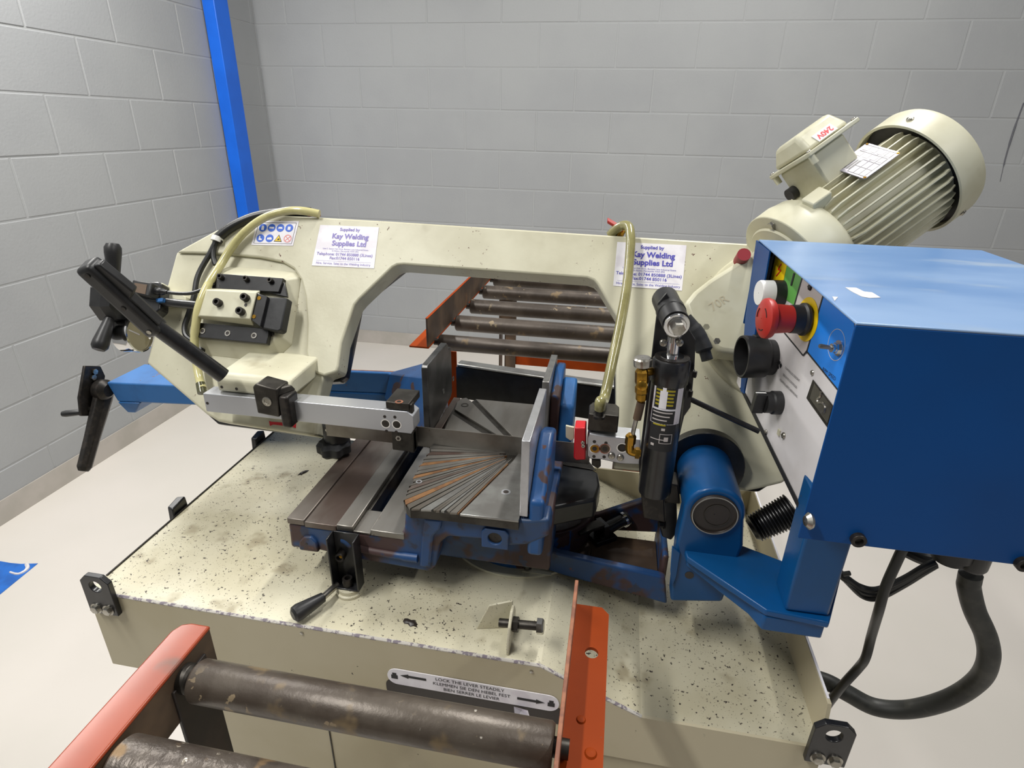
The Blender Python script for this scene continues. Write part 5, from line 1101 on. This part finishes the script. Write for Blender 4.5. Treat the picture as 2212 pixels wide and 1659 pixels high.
# brass needle valve with pipe
yv = YY-.006
v0, v1 = uy(1385, 868, yv), uy(1387, 795, yv); dv_ = (v1-v0).normalized(); lv_ = (v1-v0).length
vb = MB().lathe([(.004, 0), (.0062, .003), (.0062, .010), (.0072, .012), (.0072, lv_*.45), (.0062, lv_*.5), (.0075, lv_*.6), (.0075, lv_*.9), (.005, lv_)], frame(dv_, v0), 8).build('needle_valve', 'brass', cyl_, smooth=20, label='brass needle valve with knurled cap')
ca_ = uy(1388, 790, yv)
MB().lathe([(.0095 + (.0006 if i_ % 2 else 0), h_) for i_, h_ in enumerate((0, .008))] + [(.0085, .0095), (.0005, .0096)], frame(dv_, ca_), 24, close=False).build('knurled_cap', 'zinc', vb, smooth=10)
MB().cyl(uy(1390, 805, yv), uy(1425, 800, yv+.012), .0046, n=14).build('valve_port', 'brass', vb)
MB().lathe([(.0058, 0), (.0058, .003), (.003, .0045)], frame((0, -1, .2), uy(1387, 832, yv-.006)), 14).build('valve_port', 'brass', vb)
MB().tube([v0, uy(1376, 905, yv)], [.0048, .0048, .0038], 12, smooth=False).build('feed_pipe', 'rail_rust', cyl_)
MB().tube([uy(1377, 893, yv), uy(1364, 950, yv)], .0026, 10, smooth=False).build('feed_pipe', 'zinc', cyl_)
e0 = uy(1361, 958, yv)
MB().lathe([(.0062, 0), (.0062, .010), (.0045, .0125)], Matrix.Translation(e0), 6).build('compression_nut', 'brass', cyl_, smooth=20)
MB().tube([e0+Vector((0, 0, .003)), e0-Vector((0, 0, .006)), e0+Vector((.003, 0, -.0105)), e0+Vector((.013, .0, -.0115))], .0052, 12).build('brass_elbow', 'brass', cyl_)
MB().lathe([(.0068, 0), (.0068, .005)], frame((1, 0, 0), e0+Vector((.007, 0, -.0115))), 6).build('compression_nut', 'brass', cyl_, smooth=20)
# ================================================================== TURNTABLE LOCK LEVER
BY = uz(742, 1288, ZB).y
ch = saw
xA, xB = uy(712, 1230, BY).x, uy(770, 1235, BY).x
zt4 = uy(740, 1170, BY).z
mb = MB().box((xA, BY, ZB+.010), (xA+.002, BY+.018, zt4)).box((xB-.002, BY, ZB+.010), (xB, BY+.018, zt4)).box((xA+.002, BY+.016, ZB+.010), (xB-.002, BY+.018, zt4)).box((xA+.002, BY, ZB+.010), (xB-.002, BY+.016, ZB+.0125))
lk = mb.build('lock_bracket', 'black_paint', ch, bevel=.0006, label='upright black channel bracket of the turntable lock')
socket_screw(lk, Matrix.Translation(uy(739, 1196, BY+.016)) @ FYr, .0064, .009)
MB().lathe([(.0022, 0), (.0022, .0003)], Matrix.Translation(uy(736, 1203, BY+.0065)) @ FYr, 10).build('brass_tip', 'brass', lk)
sc = Vector(((xA+xB)/2, BY+.008, ZB+.0125)); socket_screw(lk, Matrix.Translation(sc), .0066, .011)
MB().lathe([(.017, 0), (.017, .0035), (.0145, .0045), (.0145, .0098), (.011, .010)], Matrix.Translation((sc.x+.001, sc.y+.002, ZB+.0002)), 28).build('lock_washer', 'cream_base', ch)
l0 = Vector((xA+.004, BY+.006, ZB+.012)); l1 = uz(698, 1290, ZB+.014); l2 = uz(632, 1330, ZB+.0135)
MB().cyl(l0, l1, .0042, n=14).build('lock_lever', 'zinc', ch)
d_ = (l2-l1); ll = d_.length
MB().lathe([(.0062, 0), (.007, .006), (.0105, ll*.8), (.0095, ll*.94), (.006, ll), (.0005, ll)], frame(d_, l1), 20, close=False).build('lever_grip', 'black_plastic', ch, label='black plastic grip of the lock lever')
# ================================================================== CABLES BELOW THE CONSOLE
YQ = -3.27
def uyl(l): return [uy(x, y, Y) for x, y, Y in l]
o = MB().tube(uyl([(2097, 1240, YQ), (2094, 1255, YQ), (2093, 1270, YQ), (2105, 1318, YQ), (2130, 1375, YQ), (2135, 1425, YQ), (2112, 1470, YQ+.01), (2050, 1510, YQ+.02), (1965, 1532, YQ+.03), (1890, 1527, YQ+.04), (1830, 1497, YQ+.05), (1790, 1475, YQ+.06), (1750, 1462, YQ+.07)]), .0118, 16).build('flexible_conduit', 'conduit')
tag(o, 'thick black flexible conduit looping below the console', 'conduit')
o = MB().tube(uyl([(1950, 1185, YQ-.012), (1936, 1215, YQ-.012), (1912, 1270, YQ-.012), (1898, 1320, YQ-.008), (1882, 1375, YQ+.02), (1870, 1420, YQ+.02), (1855, 1442, YQ+.03), (1825, 1475, YQ+.03), (1795, 1512, YQ+.04), (1770, 1550, YQ+.05)]), .0058, 12).build('power_cable', 'hose_black')
tag(o, 'black power cable hanging straight down from the console', 'cable')
bt = thing('cable_bundle', uy(1880, 1290, YQ+.02), 'bundle of thin black cables sagging behind the console post', 'cable bundle')
for k, (dx, dy) in enumerate(((0, 0), (2, 9), (8, 20))):
    MB().tube(uyl([(1806+dx, 1236, YQ+.03), (1826+dx, 1247+dy*.6, YQ+.02), (1858+dx, 1268+dy, YQ+.02), (1895+dx*.5, 1274+dy*.8, YQ+.015), (1950, 1252+dy*.6, YQ+.01), (1995, 1226+dy*.5, YQ+.005), (2022, 1214+dy*.3, YQ+.005)]), .0042, 10).build('cable', 'hose_black', bt)
MB().tube(uyl([(1822, 1240, YQ+.015), (1836, 1238, YQ+.012)]), .003, 8, smooth=False).build('cable_tie', 'hose_black', bt)
c = uy(2055, 1203, YQ); MB().lathe([(.017, -.006), (.017, 0), (.022, .002), (.022, .06)], Matrix.Translation(c+Vector((0, .004, 0))), 24).build('console_gland', 'black_plastic', saw)
MB().lathe([(.0125, 0), (.0145, .004), (.0145, .06)], Matrix.Translation(uy(2098, 1226, YQ)), 20).build('console_gland', 'black_plastic', saw)
MB().tube(uyl([(1955, 1190, YQ+.04), (1990, 1206, YQ+.035), (2018, 1211, YQ+.032)]), .0075, 10).build('cable', 'hose_black', bt)
# corrugated hose between stand and console post
ys = -3.20
a, b = uy(1628, 1142, ys), uy(1715, 1100, ys+.01); dd = (b-a); ln = dd.length; n_ = 14; pr = []
for i in range(n_):
    h0_ = ln*i/n_; st_ = ln/n_; r_ = .0185+.004*i/n_
    pr += [(r_*.86, h0_), (r_, h0_+st_*.3), (r_, h0_+st_*.6), (r_*.86, h0_+st_*.9)]
o = MB().lathe([(.013, -.004)]+pr, frame(dd, a), 28).build('corrugated_hose', 'black_paint'); tag(o, 'ribbed black corrugated hose between bandsaw pivot and console post', 'hose')
# ================================================================== keep to thing > part > sub-part
def depth(o): 
    d = 0
    while o.parent: o = o.parent; d += 1
    return d
for o in list(COL.objects):
    if depth(o) > 2:
        p = o.parent
        while depth(p) > 1: p = p.parent
        o.parent = p; o.matrix_parent_inverse = WM[p.name].inverted()
